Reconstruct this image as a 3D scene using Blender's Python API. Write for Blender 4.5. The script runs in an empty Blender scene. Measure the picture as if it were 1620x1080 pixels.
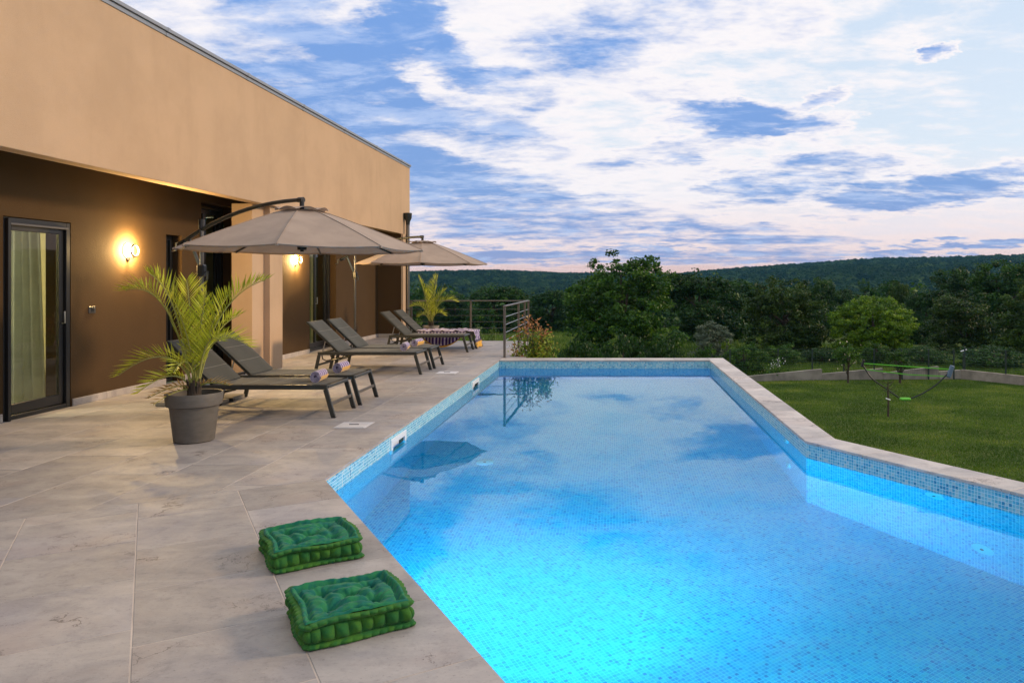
import bpy, math, random
import numpy as np
from mathutils import Vector, Matrix

random.seed(7)
RNG = np.random.default_rng(7)
scene = bpy.context.scene
COL = scene.collection
R = math.radians
pi = math.pi

# ------------------------------------------------------------------ camera
cam_d = bpy.data.cameras.new("camera")
cam_d.sensor_width = 36.0
cam_d.lens = 26.67
cam_d.shift_x = -0.1012
cam_d.shift_y = -0.0593
cam_d.clip_start = 0.05
cam_d.clip_end = 20000
cam = bpy.data.objects.new("camera", cam_d)
COL.objects.link(cam)
cam.location = (0, 0, 1.5)
cam.rotation_euler = (R(90), 0, 0)
scene.camera = cam

# ------------------------------------------------------------------ view
scene.view_settings.view_transform = 'Standard'
scene.view_settings.look = 'None'
scene.view_settings.exposure = 0.0
scene.view_settings.gamma = 1.0
scene.view_settings.use_curve_mapping = False
cy = scene.cycles
cy.max_bounces = 8
cy.diffuse_bounces = 3
cy.glossy_bounces = 4
cy.transmission_bounces = 8
cy.transparent_max_bounces = 12
cy.volume_bounces = 1
cy.sample_clamp_indirect = 4.0
cy.caustics_refractive = True
cy.caustics_reflective = False
cy.use_denoising = True

SUN_AZ = 78.0      # degrees from +Y towards +X
SUN_EL = 24.0

# ------------------------------------------------------------------ node helper
class N:
    def __init__(self, tree):
        self.t = tree; self.n = tree.nodes; self.l = tree.links
    def new(self, typ, **kw):
        nd = self.n.new(typ)
        for k, v in kw.items():
            if k.startswith('_'):
                setattr(nd, k[1:], v)
        return nd
    def link(self, a, b): self.l.new(a, b)
    def setin(self, nd, i, v):
        if v is None: return
        if isinstance(v, bpy.types.NodeSocket): self.l.new(v, nd.inputs[i])
        else: nd.inputs[i].default_value = v
    def math(self, op, a, b=None, c=None, clamp=False):
        nd = self.n.new('ShaderNodeMath'); nd.operation = op; nd.use_clamp = clamp
        self.setin(nd, 0, a); self.setin(nd, 1, b)
        if c is not None: self.setin(nd, 2, c)
        return nd.outputs[0]
    def vmath(self, op, a, b=None):
        nd = self.n.new('ShaderNodeVectorMath'); nd.operation = op
        self.setin(nd, 0, a); self.setin(nd, 1, b)
        return nd.outputs[0]
    def mapping(self, v, scale=(1, 1, 1), loc=(0, 0, 0), rot=(0, 0, 0)):
        nd = self.n.new('ShaderNodeMapping'); self.l.new(v, nd.inputs[0])
        nd.inputs['Location'].default_value = loc; nd.inputs['Rotation'].default_value = rot; nd.inputs['Scale'].default_value = scale
        return nd.outputs[0]
    def noise(self, v, scale=5, detail=3, rough=.5, dist=0, out=0):
        nd = self.n.new('ShaderNodeTexNoise')
        if v is not None: self.l.new(v, nd.inputs['Vector'])
        nd.inputs['Scale'].default_value = scale; nd.inputs['Detail'].default_value = detail
        nd.inputs['Roughness'].default_value = rough; nd.inputs['Distortion'].default_value = dist
        return nd.outputs[out]
    def ramp(self, f, stops, interp='LINEAR'):
        nd = self.n.new('ShaderNodeValToRGB'); nd.color_ramp.interpolation = interp
        e = nd.color_ramp.elements
        while len(e) < len(stops): e.new(.5)
        for i, (p, c) in enumerate(stops):
            e[i].position = p; e[i].color = (c[0], c[1], c[2], 1)
        self.l.new(f, nd.inputs[0])
        return nd.outputs[0]
    def mrange(self, f, a, b, c=0, d=1):
        nd = self.n.new('ShaderNodeMapRange'); nd.interpolation_type = 'SMOOTHSTEP'
        self.setin(nd, 0, f)
        nd.inputs[1].default_value = a; nd.inputs[2].default_value = b; nd.inputs[3].default_value = c; nd.inputs[4].default_value = d
        return nd.outputs[0]
    def mix(self, f, a, b, mode='MIX'):
        nd = self.n.new('ShaderNodeMix'); nd.data_type = 'RGBA'; nd.blend_type = mode
        def s(i, v):
            if isinstance(v, bpy.types.NodeSocket): self.l.new(v, nd.inputs[i])
            elif isinstance(v, (int, float)): nd.inputs[i].default_value = v
            else: nd.inputs[i].default_value = (v[0], v[1], v[2], 1)
        s(0, f); s(6, a); s(7, b)
        return nd.outputs[2]
    def bump(self, h, strength=.3, dist=.01):
        nd = self.n.new('ShaderNodeBump'); nd.inputs['Strength'].default_value = strength; nd.inputs['Distance'].default_value = dist
        self.l.new(h, nd.inputs['Height'])
        return nd.outputs[0]

# ------------------------------------------------------------------ sky
world = bpy.data.worlds.new("World"); scene.world = world; world.use_nodes = True
W = N(world.node_tree); W.n.clear()
tc = W.new('ShaderNodeTexCoord')
sep = W.new('ShaderNodeSeparateXYZ'); W.link(tc.outputs['Generated'], sep.inputs[0])
X, Y, Z = sep.outputs
zc = W.math('MAXIMUM', Z, 0.0)
def dome(h):
    den = W.math('ADD', zc, h)
    c = W.new('ShaderNodeCombineXYZ'); W.link(W.math('DIVIDE', X, den), c.inputs[0]); W.link(W.math('DIVIDE', Y, den), c.inputs[1])
    return c.outputs[0]
P = dome(.16); P2 = dome(.035)
sky = W.new('ShaderNodeTexSky'); sky.sky_type = 'NISHITA'; sky.sun_disc = False
sky.sun_elevation = R(SUN_EL); sky.sun_rotation = R(SUN_AZ); sky.air_density = 1.0; sky.dust_density = 1.5
az = W.math('ARCTAN2', X, Y)
# open blue-white sky: Nishita veiled by thin high cloud
nish = W.vmath('SCALE', sky.outputs[0]); nish.node.inputs['Scale'].default_value = 0.12
veil = W.ramp(zc, [(0.0, (1.0, .62, .54)), (.026, (1.0, .72, .70)), (.06, (.97, .86, .92)), (.16, (.80, .89, 1.0)), (.36, (.70, .83, 1.0)), (1.0, (.45, .62, .92))])
clear = W.mix(.86, nish, veil)
# broken altocumulus deck: blue-grey shaded patches with bright white gaps
warp = W.noise(P, 1.3, 3, .5, out=1)
Pw = W.vmath('ADD', W.mapping(P, (.85, 1.0, 1), rot=(0, 0, R(20))), W.vmath('MULTIPLY', warp, (.7, .7, 0)))
n1 = W.noise(Pw, 1.15, 10, .60)
n2 = W.noise(W.mapping(P, (1.2, 1.9, 1), (3.4, 1.1, 0), (0, 0, R(12))), 3.0, 10, .66, .35)
n3 = W.noise(W.mapping(P2, (.075, .30, 1), (2.3, 5.9, 0), (0, 0, R(-5))), 1.0, 7, .55, .2)
dens = W.math('ADD', W.math('MULTIPLY', n1, .60), W.math('MULTIPLY', n2, .40))
left = W.mrange(az, -.30, .50, 1, 0)
dens = W.math('ADD', dens, W.math('MULTIPLY', W.math('SUBTRACT', left, .95), .17))
low = W.mrange(zc, .03, .16, 1, 0)
dens = W.math('ADD', W.math('MULTIPLY', W.math('SUBTRACT', dens, .5), W.math('SUBTRACT', 1.0, W.math('MULTIPLY', low, .45))), .5)
dens = W.math('ADD', dens, W.math('MULTIPLY', W.math('MULTIPLY', W.math('SUBTRACT', n3, .5), low), .9))
# the larger cloud banks, each at its bearing and height above the horizon (degrees)
el = W.math('ARCSINE', Z)
wob = W.vmath('SUBTRACT', W.noise(W.mapping(P, (1, 1.3, 1)), 2.6, 10, .68, out=1), (.5, .5, .5))
ws = W.new('ShaderNodeSeparateXYZ'); W.link(wob, ws.inputs[0])
aw = W.math('ADD', az, W.math('MULTIPLY', ws.outputs[0], .22)); ew = W.math('ADD', el, W.math('MULTIPLY', ws.outputs[1], .075))
bank = 0.0
BANKS = [(9.2, 11.8, 5.2, 1.1, 1, .34), (22.6, 6.2, 7.0, 1.2, 8, .36), (14.0, 7.4, 7.5, 1.5, 8, .25), (23.5, 2.45, 5.2, .40, 0, .36), (-5.4, 4.9, 10, 1.7, -1, .20),
         (9.8, 3.5, 6.5, .9, -3, .20), (4.5, 18.6, 10, 2.3, 3, .15), (-2.1, 16.2, 4.5, 1.7, 0, .10), (-3, 1.85, 24, .6, 0, .24), (-15.6, 18.2, 2.2, 2.4, 60, .22), (-17.5, 14.2, 4.4, 1.5, -28, .20),
         (-10.6, 11.2, 5.6, 1.4, -6, .15), (5.3, 13.9, 4.2, 1.2, 0, .14), (23.0, 15.6, 1.4, .6, 15, .30), (-12, 7.8, 8, 1.1, -5, .14), (-20, 9, 8, 2.2, -8, .18), (-22, 13, 5, 1.5, -20, .16), (-13, 16, 3.5, 1.2, -30, .14), (-8.5, 14.3, 4, 1.1, -15, .12), (15.5, 11.2, 2.4, .8, 10, .20), (3.5, 9.4, 6, .8, 6, .16),
         (15.2, 13.2, 1.4, .6, 10, .2), (-24, 18, 7, 2, -20, .15)]
for (a0, e0, sa, se, tl, w) in BANKS:
    da = W.math('SUBTRACT', aw, R(a0)); de = W.math('SUBTRACT', ew, R(e0)); ct, st_ = math.cos(R(tl)), math.sin(R(tl))
    u = W.math('ADD', W.math('MULTIPLY', da, ct / R(sa)), W.math('MULTIPLY', de, st_ / R(sa)))
    v = W.math('SUBTRACT', W.math('MULTIPLY', de, ct / R(se)), W.math('MULTIPLY', da, st_ / R(se)))
    d2 = W.math('ADD', W.math('MULTIPLY', u, u), W.math('MULTIPLY', v, v))
    bank = W.math('ADD', bank, W.math('MULTIPLY', W.mrange(d2, 0, 2.2, 1, 0), w))
n4 = W.noise(W.mapping(P, (1.0, 1.5, 1), (7.7, 2.1, 0), (0, 0, R(10))), 4.5, 8, .65)
dens = W.math('ADD', dens, W.math('MULTIPLY', bank, W.math('ADD', W.math('MULTIPLY', n4, 1.5), .30)))
dens = W.math('ADD', dens, W.math('MULTIPLY', W.math('SUBTRACT', n4, .47), .42))
dens = W.math('ADD', dens, W.mrange(zc, .008, .026, -.30, 0))
bright_m = W.mrange(dens, .31, .49, 0, 1)
dark_m = W.mrange(dens, .475, .76, 0, 1)
var = W.noise(W.mapping(P, (1.0, 1.7, 1), (1.7, 9.1, 0), (0, 0, R(14))), 3.2, 9, .66, .3)
bright_c = W.ramp(zc, [(0, (1.0, .68, .62)), (.045, (1.0, .82, .80)), (.11, (1.0, .95, .97)), (1, (.99, .98, 1.0))])
dark_c = W.ramp(zc, [(0, (.42, .40, .66)), (.045, (.28, .38, .70)), (.12, (.22, .38, .74)), (.3, (.19, .37, .78)), (1, (.22, .42, .80))])
skyc = W.mix(bright_m, clear, bright_c)
dark_c = W.mix(W.mrange(var, .44, .64, 0, .62), dark_c, (.58, .70, .97))
skyc = W.mix(W.math('MULTIPLY', dark_m, .98), skyc, dark_c)
bg = W.new('ShaderNodeBackground'); bg.inputs['Strength'].default_value = 1.0
W.link(skyc, bg.inputs[0])
out = W.new('ShaderNodeOutputWorld'); W.link(bg.outputs[0], out.inputs[0])

# ------------------------------------------------------------------ low warm sun
sd = bpy.data.lights.new("sun", 'SUN'); sd.energy = 2.3; sd.angle = R(7); sd.color = (1.0, .70, .42)
so = bpy.data.objects.new("sun", sd); COL.objects.link(so)
az_, el_ = R(SUN_AZ), R(SUN_EL)
sdir = Vector((math.sin(az_) * math.cos(el_), math.cos(az_) * math.cos(el_), math.sin(el_)))
so.rotation_euler = sdir.to_track_quat('Z', 'Y').to_euler()
so.location = (20, 5, 20)

# ------------------------------------------------------------------ materials
def mat(name):
    m = bpy.data.materials.new(name); m.use_nodes = True
    t = N(m.node_tree); t.n.clear()
    o = t.new('ShaderNodeOutputMaterial'); b = t.new('ShaderNodeBsdfPrincipled')
    t.link(b.outputs[0], o.inputs[0])
    return m, t, b, o

def simple(name, col, rough=.5, metal=0, spec=.5, bumpscale=None, bumpstr=.2, var=.0, vscale=6):
    m, t, b, o = mat(name)
    b.inputs['Roughness'].default_value = rough; b.inputs['Metallic'].default_value = metal
    b.inputs['Specular IOR Level'].default_value = spec
    tc = t.new('ShaderNodeTexCoord')
    if var:
        n = t.noise(tc.outputs['Object'], vscale, 5, .6)
        c = t.mix(t.mrange(n, .3, .7), [x * (1 - var) for x in col], [min(1, x * (1 + var)) for x in col])
        t.link(c, b.inputs['Base Color'])
    else:
        b.inputs['Base Color'].default_value = (*col, 1)
    if bumpscale:
        t.link(t.bump(t.noise(tc.outputs['Object'], bumpscale, 4, .6), bumpstr, .004), b.inputs['Normal'])
    return m

def stucco(name, col, scale=260, strength=.55):
    m, t, b, o = mat(name)
    g = t.new('ShaderNodeNewGeometry').outputs['Position']
    n = t.noise(g, 1.1, 5, .6); n2 = t.noise(t.mapping(g, (2, 2, .35)), 1.6, 4, .6)
    c = t.mix(t.mrange(n, .3, .7), [x * .93 for x in col], [x * 1.05 for x in col])
    c = t.mix(t.math('MULTIPLY', t.mrange(n2, .48, .75), .16), c, [x * .66 for x in col])
    n3 = t.noise(t.mapping(g, (3, 3, .12)), 2.2, 5, .65)
    c = t.mix(t.math('MULTIPLY', t.mrange(n3, .55, .75), .10), c, [x * .70 for x in col])
    f = t.noise(g, scale * .4, 3, .7)
    c = t.mix(t.math('MULTIPLY', t.mrange(f, .45, .7), .14), c, [x * .6 for x in col])
    t.link(c, b.inputs['Base Color'])
    b.inputs['Roughness'].default_value = .9; b.inputs['Specular IOR Level'].default_value = .2
    t.link(t.bump(t.noise(g, scale * .45, 3, .6), strength, .006), b.inputs['Normal'])
    return m

M = {}
M['tan'] = stucco('tan_render', (.55, .388, .252))
M['brown'] = stucco('brown_render', (.072, .042, .018))
M['inner_yellow'] = simple('cream_paint', (.52, .46, .27), .8)
M['black_metal'] = simple('black_frame_metal', (.012, .012, .013), .32)
M['dark_metal'] = simple('dark_green_grey_metal', (.030, .032, .028), .38, var=.1)
M['rail_metal'] = simple('grey_brown_metal', (.13, .115, .10), .38, .4, var=.1)
M['steel'] = simple('brushed_steel', (.55, .55, .55), .28, 1)
M['pole_metal'] = simple('pole_metal', (.17, .16, .15), .3, .85)
M['flash'] = simple('roof_flashing', (.30, .31, .33), .4, .6)
M['white_pl'] = simple('white_plastic', (.78, .79, .78), .35)
M['lid'] = simple('skimmer_lid_plastic', (.62, .61, .62), .45, var=.08)
M['white_paint'] = simple('white_paint', (.72, .70, .66), .5)
M['dark_hole'] = simple('dark_cavity', (.02, .02, .02), .8)
M['soil'] = simple('soil', (.035, .025, .016), .95, bumpscale=60, bumpstr=.8)
M['bark'] = simple('bark', (.055, .04, .028), .9, bumpscale=14, bumpstr=.8, var=.3, vscale=4)
M['net_green'] = simple('lime_tape', (.13, .52, .03), .6)
M['net_black'] = simple('black_bar', (.010, .011, .012), .5)
M['net_blue'] = simple('blue_grey_plastic', (.10, .16, .24), .5)
M['fence_green'] = simple('dark_green_post', (.012, .028, .022), .5)
M['flower'] = simple('pale_blossom', (.75, .66, .5), .7)
M['flower_w'] = simple('white_blossom', (.8, .8, .8), .7)
M['linen'] = simple('white_linen', (.75, .74, .68), .9)

def pot_mat():
    m, t, b, o = mat('taupe_plastic')
    tc = t.new('ShaderNodeTexCoord')
    n = t.noise(t.mapping(tc.outputs['Object'], (1, 1, 3)), 9, 6, .65)
    t.link(t.mix(t.mrange(n, .3, .72), (.095, .084, .070), (.125, .112, .094)), b.inputs['Base Color'])
    b.inputs['Roughness'].default_value = .52
    t.link(t.bump(t.noise(tc.outputs['Object'], 90, 3, .6), .12, .003), b.inputs['Normal'])
    return m
M['pot'] = pot_mat()
M['pot2'] = simple('pale_pot', (.26, .22, .18), .6, var=.1)

def stone_mat(name, warm=1.0, light=1.0):
    m, t, b, o = mat(name)
    g = t.new('ShaderNodeNewGeometry').outputs['Position']
    oi = t.new('ShaderNodeObjectInfo')
    rnd = oi.outputs['Random']
    off = t.new('ShaderNodeCombineXYZ')
    t.link(t.math('MULTIPLY', rnd, 53.0), off.inputs[0]); t.link(t.math('MULTIPLY', rnd, 31.0), off.inputs[1])
    P_ = t.vmath('ADD', g, off.outputs[0])
    a = t.noise(t.mapping(P_, (1.1, 1.7, 1)), 2.0, 8, .66, .5)
    bb = t.noise(P_, 9, 7, .74)
    cc = t.noise(t.mapping(P_, (1, 1.6, 1)), 46, 5, .8)
    dd = t.noise(P_, 1.7, 4, .55)
    ee = t.noise(P_, 1.1, 3, .5, .4)
    L = light
    c = t.ramp(a, [(.28, (.25 * L, .23 * L, .225 * L)), (.44, (.315 * L, .29 * L, .275 * L)), (.58, (.385 * L, .350 * L, .322 * L)), (.74, (.45 * L, .415 * L, .385 * L))])
    c = t.mix(t.math('MULTIPLY', t.mrange(dd, .50, .70), .45), c, (.36 * L, .29 * L, .255 * L))
    c = t.mix(t.math('MULTIPLY', t.mrange(ee, .52, .68), .35), c, (.27 * L, .265 * L, .31 * L))
    c = t.mix(t.math('MULTIPLY', t.mrange(bb, .50, .70), .42), c, (.19 * L, .170 * L, .165 * L))
    c = t.mix(t.math('MULTIPLY', t.mrange(cc, .57, .68), .62), c, (.12, .105, .10))
    c = t.mix(t.math('MULTIPLY', t.mrange(cc, .42, .30), .35), c, (.52 * L, .50 * L, .48 * L))
    # thin mineral veins that wander and break off
    vo = t.new('ShaderNodeTexVoronoi'); vo.feature = 'DISTANCE_TO_EDGE'; vo.inputs['Scale'].default_value = 2.1
    vw = t.vmath('ADD', P_, t.vmath('MULTIPLY', t.noise(P_, 4.5, 6, .68, out=1), (.75, .75, 0)))
    t.link(vw, vo.inputs['Vector'])
    edge = t.mrange(vo.outputs['Distance'], .0, .014, 1, 0)
    gate = t.mrange(t.noise(P_, 1.7, 2, .5), .53, .62)
    vein = t.math('MULTIPLY', edge, gate)
    c = t.mix(t.math('MULTIPLY', vein, .75), c, (.075, .062, .055))
    # tile to tile tone
    tone = t.math('ADD', t.math('MULTIPLY', rnd, .30), .87)
    c2 = t.vmath('SCALE', c); t.link(tone, c2.node.inputs['Scale'])
    t.link(c2, b.inputs['Base Color'])
    t.link(t.math('ADD', t.math('MULTIPLY', bb, .35), .40), b.inputs['Roughness'])
    b.inputs['Specular IOR Level'].default_value = .35
    h = t.math('SUBTRACT', t.math('ADD', t.math('MULTIPLY', bb, .5), t.math('MULTIPLY', cc, .5)), t.math('MULTIPLY', vein, .6))
    t.link(t.bump(h, .35, .006), b.inputs['Normal'])
    return m
M['stone'] = stone_mat('travertine_look_tile')
M['coping'] = stone_mat('pale_coping_stone', light=1.42)
M['grout'] = simple('light_grout', (.54, .45, .37), .9, bumpscale=150, var=.15, vscale=3)
M['skirt'] = stone_mat('skirting_tile', light=1.15)
M['concrete'] = simple('weathered_concrete', (.26, .23, .19), .9, bumpscale=30, bumpstr=.4, var=.28, vscale=1.6)

def mosaic_mat():
    m, t, b, o = mat('glass_mosaic')
    uv = t.new('ShaderNodeUVMap').outputs[0]
    s = .0265
    q = t.vmath('SCALE', uv); q.node.inputs['Scale'].default_value = 1 / s
    fl = t.vmath('FLOOR', q); fr = t.vmath('FRACTION', q)
    sp = t.new('ShaderNodeSeparateXYZ'); t.link(fr, sp.inputs[0])
    wn = t.new('ShaderNodeTexWhiteNoise'); wn.noise_dimensions = '3D'; t.link(fl, wn.inputs['Vector'])
    dx = t.math('ABSOLUTE', t.math('SUBTRACT', sp.outputs[0], .5)); dy = t.math('ABSOLUTE', t.math('SUBTRACT', sp.outputs[1], .5))
    g = t.math('GREATER_THAN', t.math('MAXIMUM', dx, dy), .435)
    c = t.ramp(wn.outputs[0], [(0, (.40, .62, .66)), (.14, (.22, .56, .67)), (.38, (.12, .48, .63)), (.62, (.07, .40, .59)), (.8, (.18, .54, .66)), (.94, (.03, .27, .46))], 'CONSTANT')
    c = t.mix(g, c, (.66, .80, .84))
    t.link(c, b.inputs['Base Color'])
    t.link(t.math('ADD', t.math('MULTIPLY', g, .6), .14), b.inputs['Roughness'])
    t.link(t.bump(t.math('SUBTRACT', 1.0, g), .25, .002), b.inputs['Normal'])
    return m
M['mosaic'] = mosaic_mat()

def water_mat():
    m = bpy.data.materials.new('pool_water'); m.use_nodes = True
    t = N(m.node_tree); t.n.clear()
    o = t.new('ShaderNodeOutputMaterial')
    g = t.new('ShaderNodeNewGeometry').outputs['Position']
    n = t.math('ADD', t.noise(t.mapping(g, (1, .6, 1)), 1.6, 2, .5), t.math('MULTIPLY', t.noise(t.mapping(g, (1, .8, 1)), 7.0, 2, .5), .12))
    bm = t.bump(n, .06, .02)
    fr = t.new('ShaderNodeFresnel'); fr.inputs['IOR'].default_value = 1.333; t.link(bm, fr.inputs['Normal'])
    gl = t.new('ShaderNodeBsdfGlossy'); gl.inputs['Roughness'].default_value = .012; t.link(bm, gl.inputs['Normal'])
    gl.inputs['Color'].default_value = (.74, .92, 1, 1)  # blue put into the mirrored light for a deeper azure; water reflects neutrally
    rf = t.new('ShaderNodeBsdfRefraction'); rf.inputs['IOR'].default_value = 1.333; rf.inputs['Roughness'].default_value = 0
    rf.inputs['Color'].default_value = (.62, .96, 1.0, 1); t.link(bm, rf.inputs['Normal'])
    mx = t.new('ShaderNodeMixShader'); t.link(fr.outputs[0], mx.inputs[0]); t.link(rf.outputs[0], mx.inputs[1]); t.link(gl.outputs[0], mx.inputs[2])
    t.link(mx.outputs[0], o.inputs[0])
    va = t.new('ShaderNodeVolumeAbsorption'); va.inputs['Color'].default_value = (0, .92, .985, 1); va.inputs['Density'].default_value = .95
    t.link(va.outputs[0], o.inputs['Volume'])
    return m
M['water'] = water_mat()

def glass_mat():
    m = bpy.data.materials.new('window_glass'); m.use_nodes = True
    t = N(m.node_tree); t.n.clear()
    o = t.new('ShaderNodeOutputMaterial')
    fr = t.new('ShaderNodeFresnel'); fr.inputs['IOR'].default_value = 1.5
    gl = t.new('ShaderNodeBsdfGlossy'); gl.inputs['Roughness'].default_value = .01
    tr = t.new('ShaderNodeBsdfTransparent'); tr.inputs[0].default_value = (.86, .9, .84, 1)
    bf = t.new('ShaderNodeNewGeometry').outputs['Backfacing']
    mx = t.new('ShaderNodeMixShader'); t.link(t.math('MULTIPLY', fr.outputs[0], t.math('SUBTRACT', 1.0, bf)), mx.inputs[0]); t.link(tr.outputs[0], mx.inputs[1]); t.link(gl.outputs[0], mx.inputs[2])
    t.link(mx.outputs[0], o.inputs[0])
    return m
M['glass'] = glass_mat()

def emit(name, col, s):
    m = bpy.data.materials.new(name); m.use_nodes = True
    t = N(m.node_tree); t.n.clear()
    o = t.new('ShaderNodeOutputMaterial'); e = t.new('ShaderNodeEmission')
    e.inputs[0].default_value = (*col, 1); e.inputs[1].default_value = s
    t.link(e.outputs[0], o.inputs[0]); return m
M['glow'] = emit('lamp_and_wall_glow', (1, .72, .38), 14)  # ceiling lamp shades, and the painted glare on the wall behind the wall lamps
M['pool_glow'] = emit('pool_lamp_lens', (.75, .95, 1), 3)

def leaf_mat(name, c1, c2, c3=None, trans=.35, rough=.5):
    m = bpy.data.materials.new(name); m.use_nodes = True
    t = N(m.node_tree); t.n.clear()
    o = t.new('ShaderNodeOutputMaterial')
    at = t.new('ShaderNodeAttribute'); at.attribute_name = 'tone'
    oi = t.new('ShaderNodeObjectInfo')
    st = [(0, c1), (.75, c2)] + ([(1.0, c3)] if c3 else [])
    c = t.ramp(at.outputs['Fac'], st)
    tone = t.math('ADD', t.math('MULTIPLY', oi.outputs['Random'], .35), .82)
    c2_ = t.vmath('SCALE', c); t.link(tone, c2_.node.inputs['Scale'])
    b = t.new('ShaderNodeBsdfPrincipled'); t.link(c2_, b.inputs['Base Color']); b.inputs['Roughness'].default_value = rough
    b.inputs['Specular IOR Level'].default_value = .3
    tl = t.new('ShaderNodeBsdfTranslucent'); t.link(c2_, tl.inputs[0])
    mx = t.new('ShaderNodeMixShader'); mx.inputs[0].default_value = trans
    t.link(b.outputs[0], mx.inputs[1]); t.link(tl.outputs[0], mx.inputs[2]); t.link(mx.outputs[0], o.inputs[0])
    return m
M['leaf_mid'] = leaf_mat('green_leaf', (.014, .056, .004), (.056, .140, .010), (.14, .25, .022))
M['leaf_dark'] = leaf_mat('dark_leaf', (.010, .042, .007), (.032, .094, .012), (.080, .165, .020))
M['leaf_olive'] = leaf_mat('olive_leaf', (.018, .050, .006), (.052, .106, .012), (.12, .19, .025))
M['leaf_bright'] = leaf_mat('yellow_green_leaf', (.05, .13, .005), (.17, .30, .010), (.32, .44, .02))
M['leaf_silver'] = leaf_mat('silver_leaf', (.055, .085, .05), (.12, .16, .10), (.22, .26, .17))
M['leaf_shrub'] = leaf_mat('light_shrub_leaf', (.06, .12, .02), (.16, .24, .05), (.30, .34, .10))
M['leaf_red'] = leaf_mat('photinia_leaf', (.10, .20, .02), (.32, .40, .04), (.42, .30, .06))
M['leaf_redtop'] = leaf_mat('photinia_young_leaf', (.34, .13, .05), (.55, .26, .09), (.62, .42, .15))
M['palm'] = leaf_mat('palm_leaflet', (.26, .30, .02), (.58, .62, .045), (.80, .78, .12), trans=.35, rough=.4)
M['palm_dry'] = leaf_mat('dry_palm_leaflet', (.30, .20, .07), (.50, .34, .12), trans=.2)
M['palm_stem'] = simple('palm_stem', (.30, .30, .07), .5)
M['grass_blade'] = leaf_mat('grass_blades', (.045, .105, .008), (.110, .200, .014), (.22, .27, .04), trans=.25)

def ground_mat():
    m, t, b, o = mat('grassland')
    g = t.new('ShaderNodeNewGeometry').outputs['Position']
    a = t.noise(t.mapping(g, (.35, 1.2, 1)), .9, 6, .65)
    f = t.noise(g, 18, 5, .7)
    c = t.ramp(a, [(.3, (.040, .072, .009)), (.5, (.062, .100, .012)), (.68, (.10, .125, .022)), (.8, (.115, .115, .03))])
    c = t.mix(t.math('MULTIPLY', t.mrange(f, .45, .7), .45), c, (.025, .045, .008))
    t.link(c, b.inputs['Base Color']); b.inputs['Roughness'].default_value = .9; b.inputs['Specular IOR Level'].default_value = .15
    t.link(t.bump(f, .8, .05), b.inputs['Normal'])
    return m
M['ground'] = ground_mat()

def forest_mat():
    m, t, b, o = mat('forest_canopy')
    g = t.new('ShaderNodeNewGeometry').outputs['Position']
    oi = t.new('ShaderNodeObjectInfo')
    at = t.new('ShaderNodeAttribute'); at.attribute_type = 'INSTANCER'; at.attribute_name = 'tint'
    f = t.noise(g, .9, 5, .75)
    big = t.noise(g, .012, 3, .6)
    k = t.math('ADD', t.math('MULTIPLY', at.outputs['Fac'], .55), t.math('MULTIPLY', big, .45))
    c = t.ramp(k, [(.15, (.004, .013, .006)), (.45, (.010, .027, .009)), (.65, (.022, .050, .012)), (.85, (.050, .085, .020))])
    c = t.mix(t.math('MULTIPLY', t.mrange(f, .42, .65), .5), c, (.008, .018, .008))
    t.link(c, b.inputs['Base Color']); b.inputs['Roughness'].default_value = 1; b.inputs['Specular IOR Level'].default_value = .1
    t.link(t.bump(f, 1.0, .8), b.inputs['Normal'])
    return m
M['forest'] = forest_mat()

def fabric(name, col, ws=700, sheen=.2, trans=0):
    m, t, b, o = mat(name)
    tc = t.new('ShaderNodeTexCoord')
    n = t.noise(tc.outputs['Object'], 3.0, 5, .6)
    c = t.mix(t.mrange(n, .3, .7), [x * .9 for x in col], [x * 1.08 for x in col])
    t.link(c, b.inputs['Base Color']); b.inputs['Roughness'].default_value = .85
    b.inputs['Sheen Weight'].default_value = sheen; b.inputs['Specular IOR Level'].default_value = .2
    t.link(t.bump(t.noise(tc.outputs['Object'], ws, 2, .5), .3, .001), b.inputs['Normal'])
    if trans:
        tl = t.new('ShaderNodeBsdfTranslucent'); t.link(c, tl.inputs[0])
        mx = t.new('ShaderNodeMixShader'); mx.inputs[0].default_value = trans
        t.link(b.outputs[0], mx.inputs[1]); t.link(tl.outputs[0], mx.inputs[2]); t.link(mx.outputs[0], o.inputs[0])
    return m
M['canopy'] = fabric('taupe_canopy_fabric', (.43, .335, .265), 9, .1, .20)
M['sling'] = fabric('charcoal_sling', (.072, .074, .064), 600, .1)
M['seam'] = fabric('pale_seam_thread', (.20, .20, .18), 600, .1)
M['curtain'] = fabric('sheer_curtain', (.50, .52, .47), 300, .1, .4)
M['cushion'] = fabric('green_cotton_sky_tint', (.010, .165, .095), 420, .06)  # blue skylight on the top is put into this green
M['cushion_side'] = fabric('green_cotton_warm_tint', (.032, .150, .026), 420, .05)  # same cotton, with the warm light on the sides put into its colour

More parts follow.
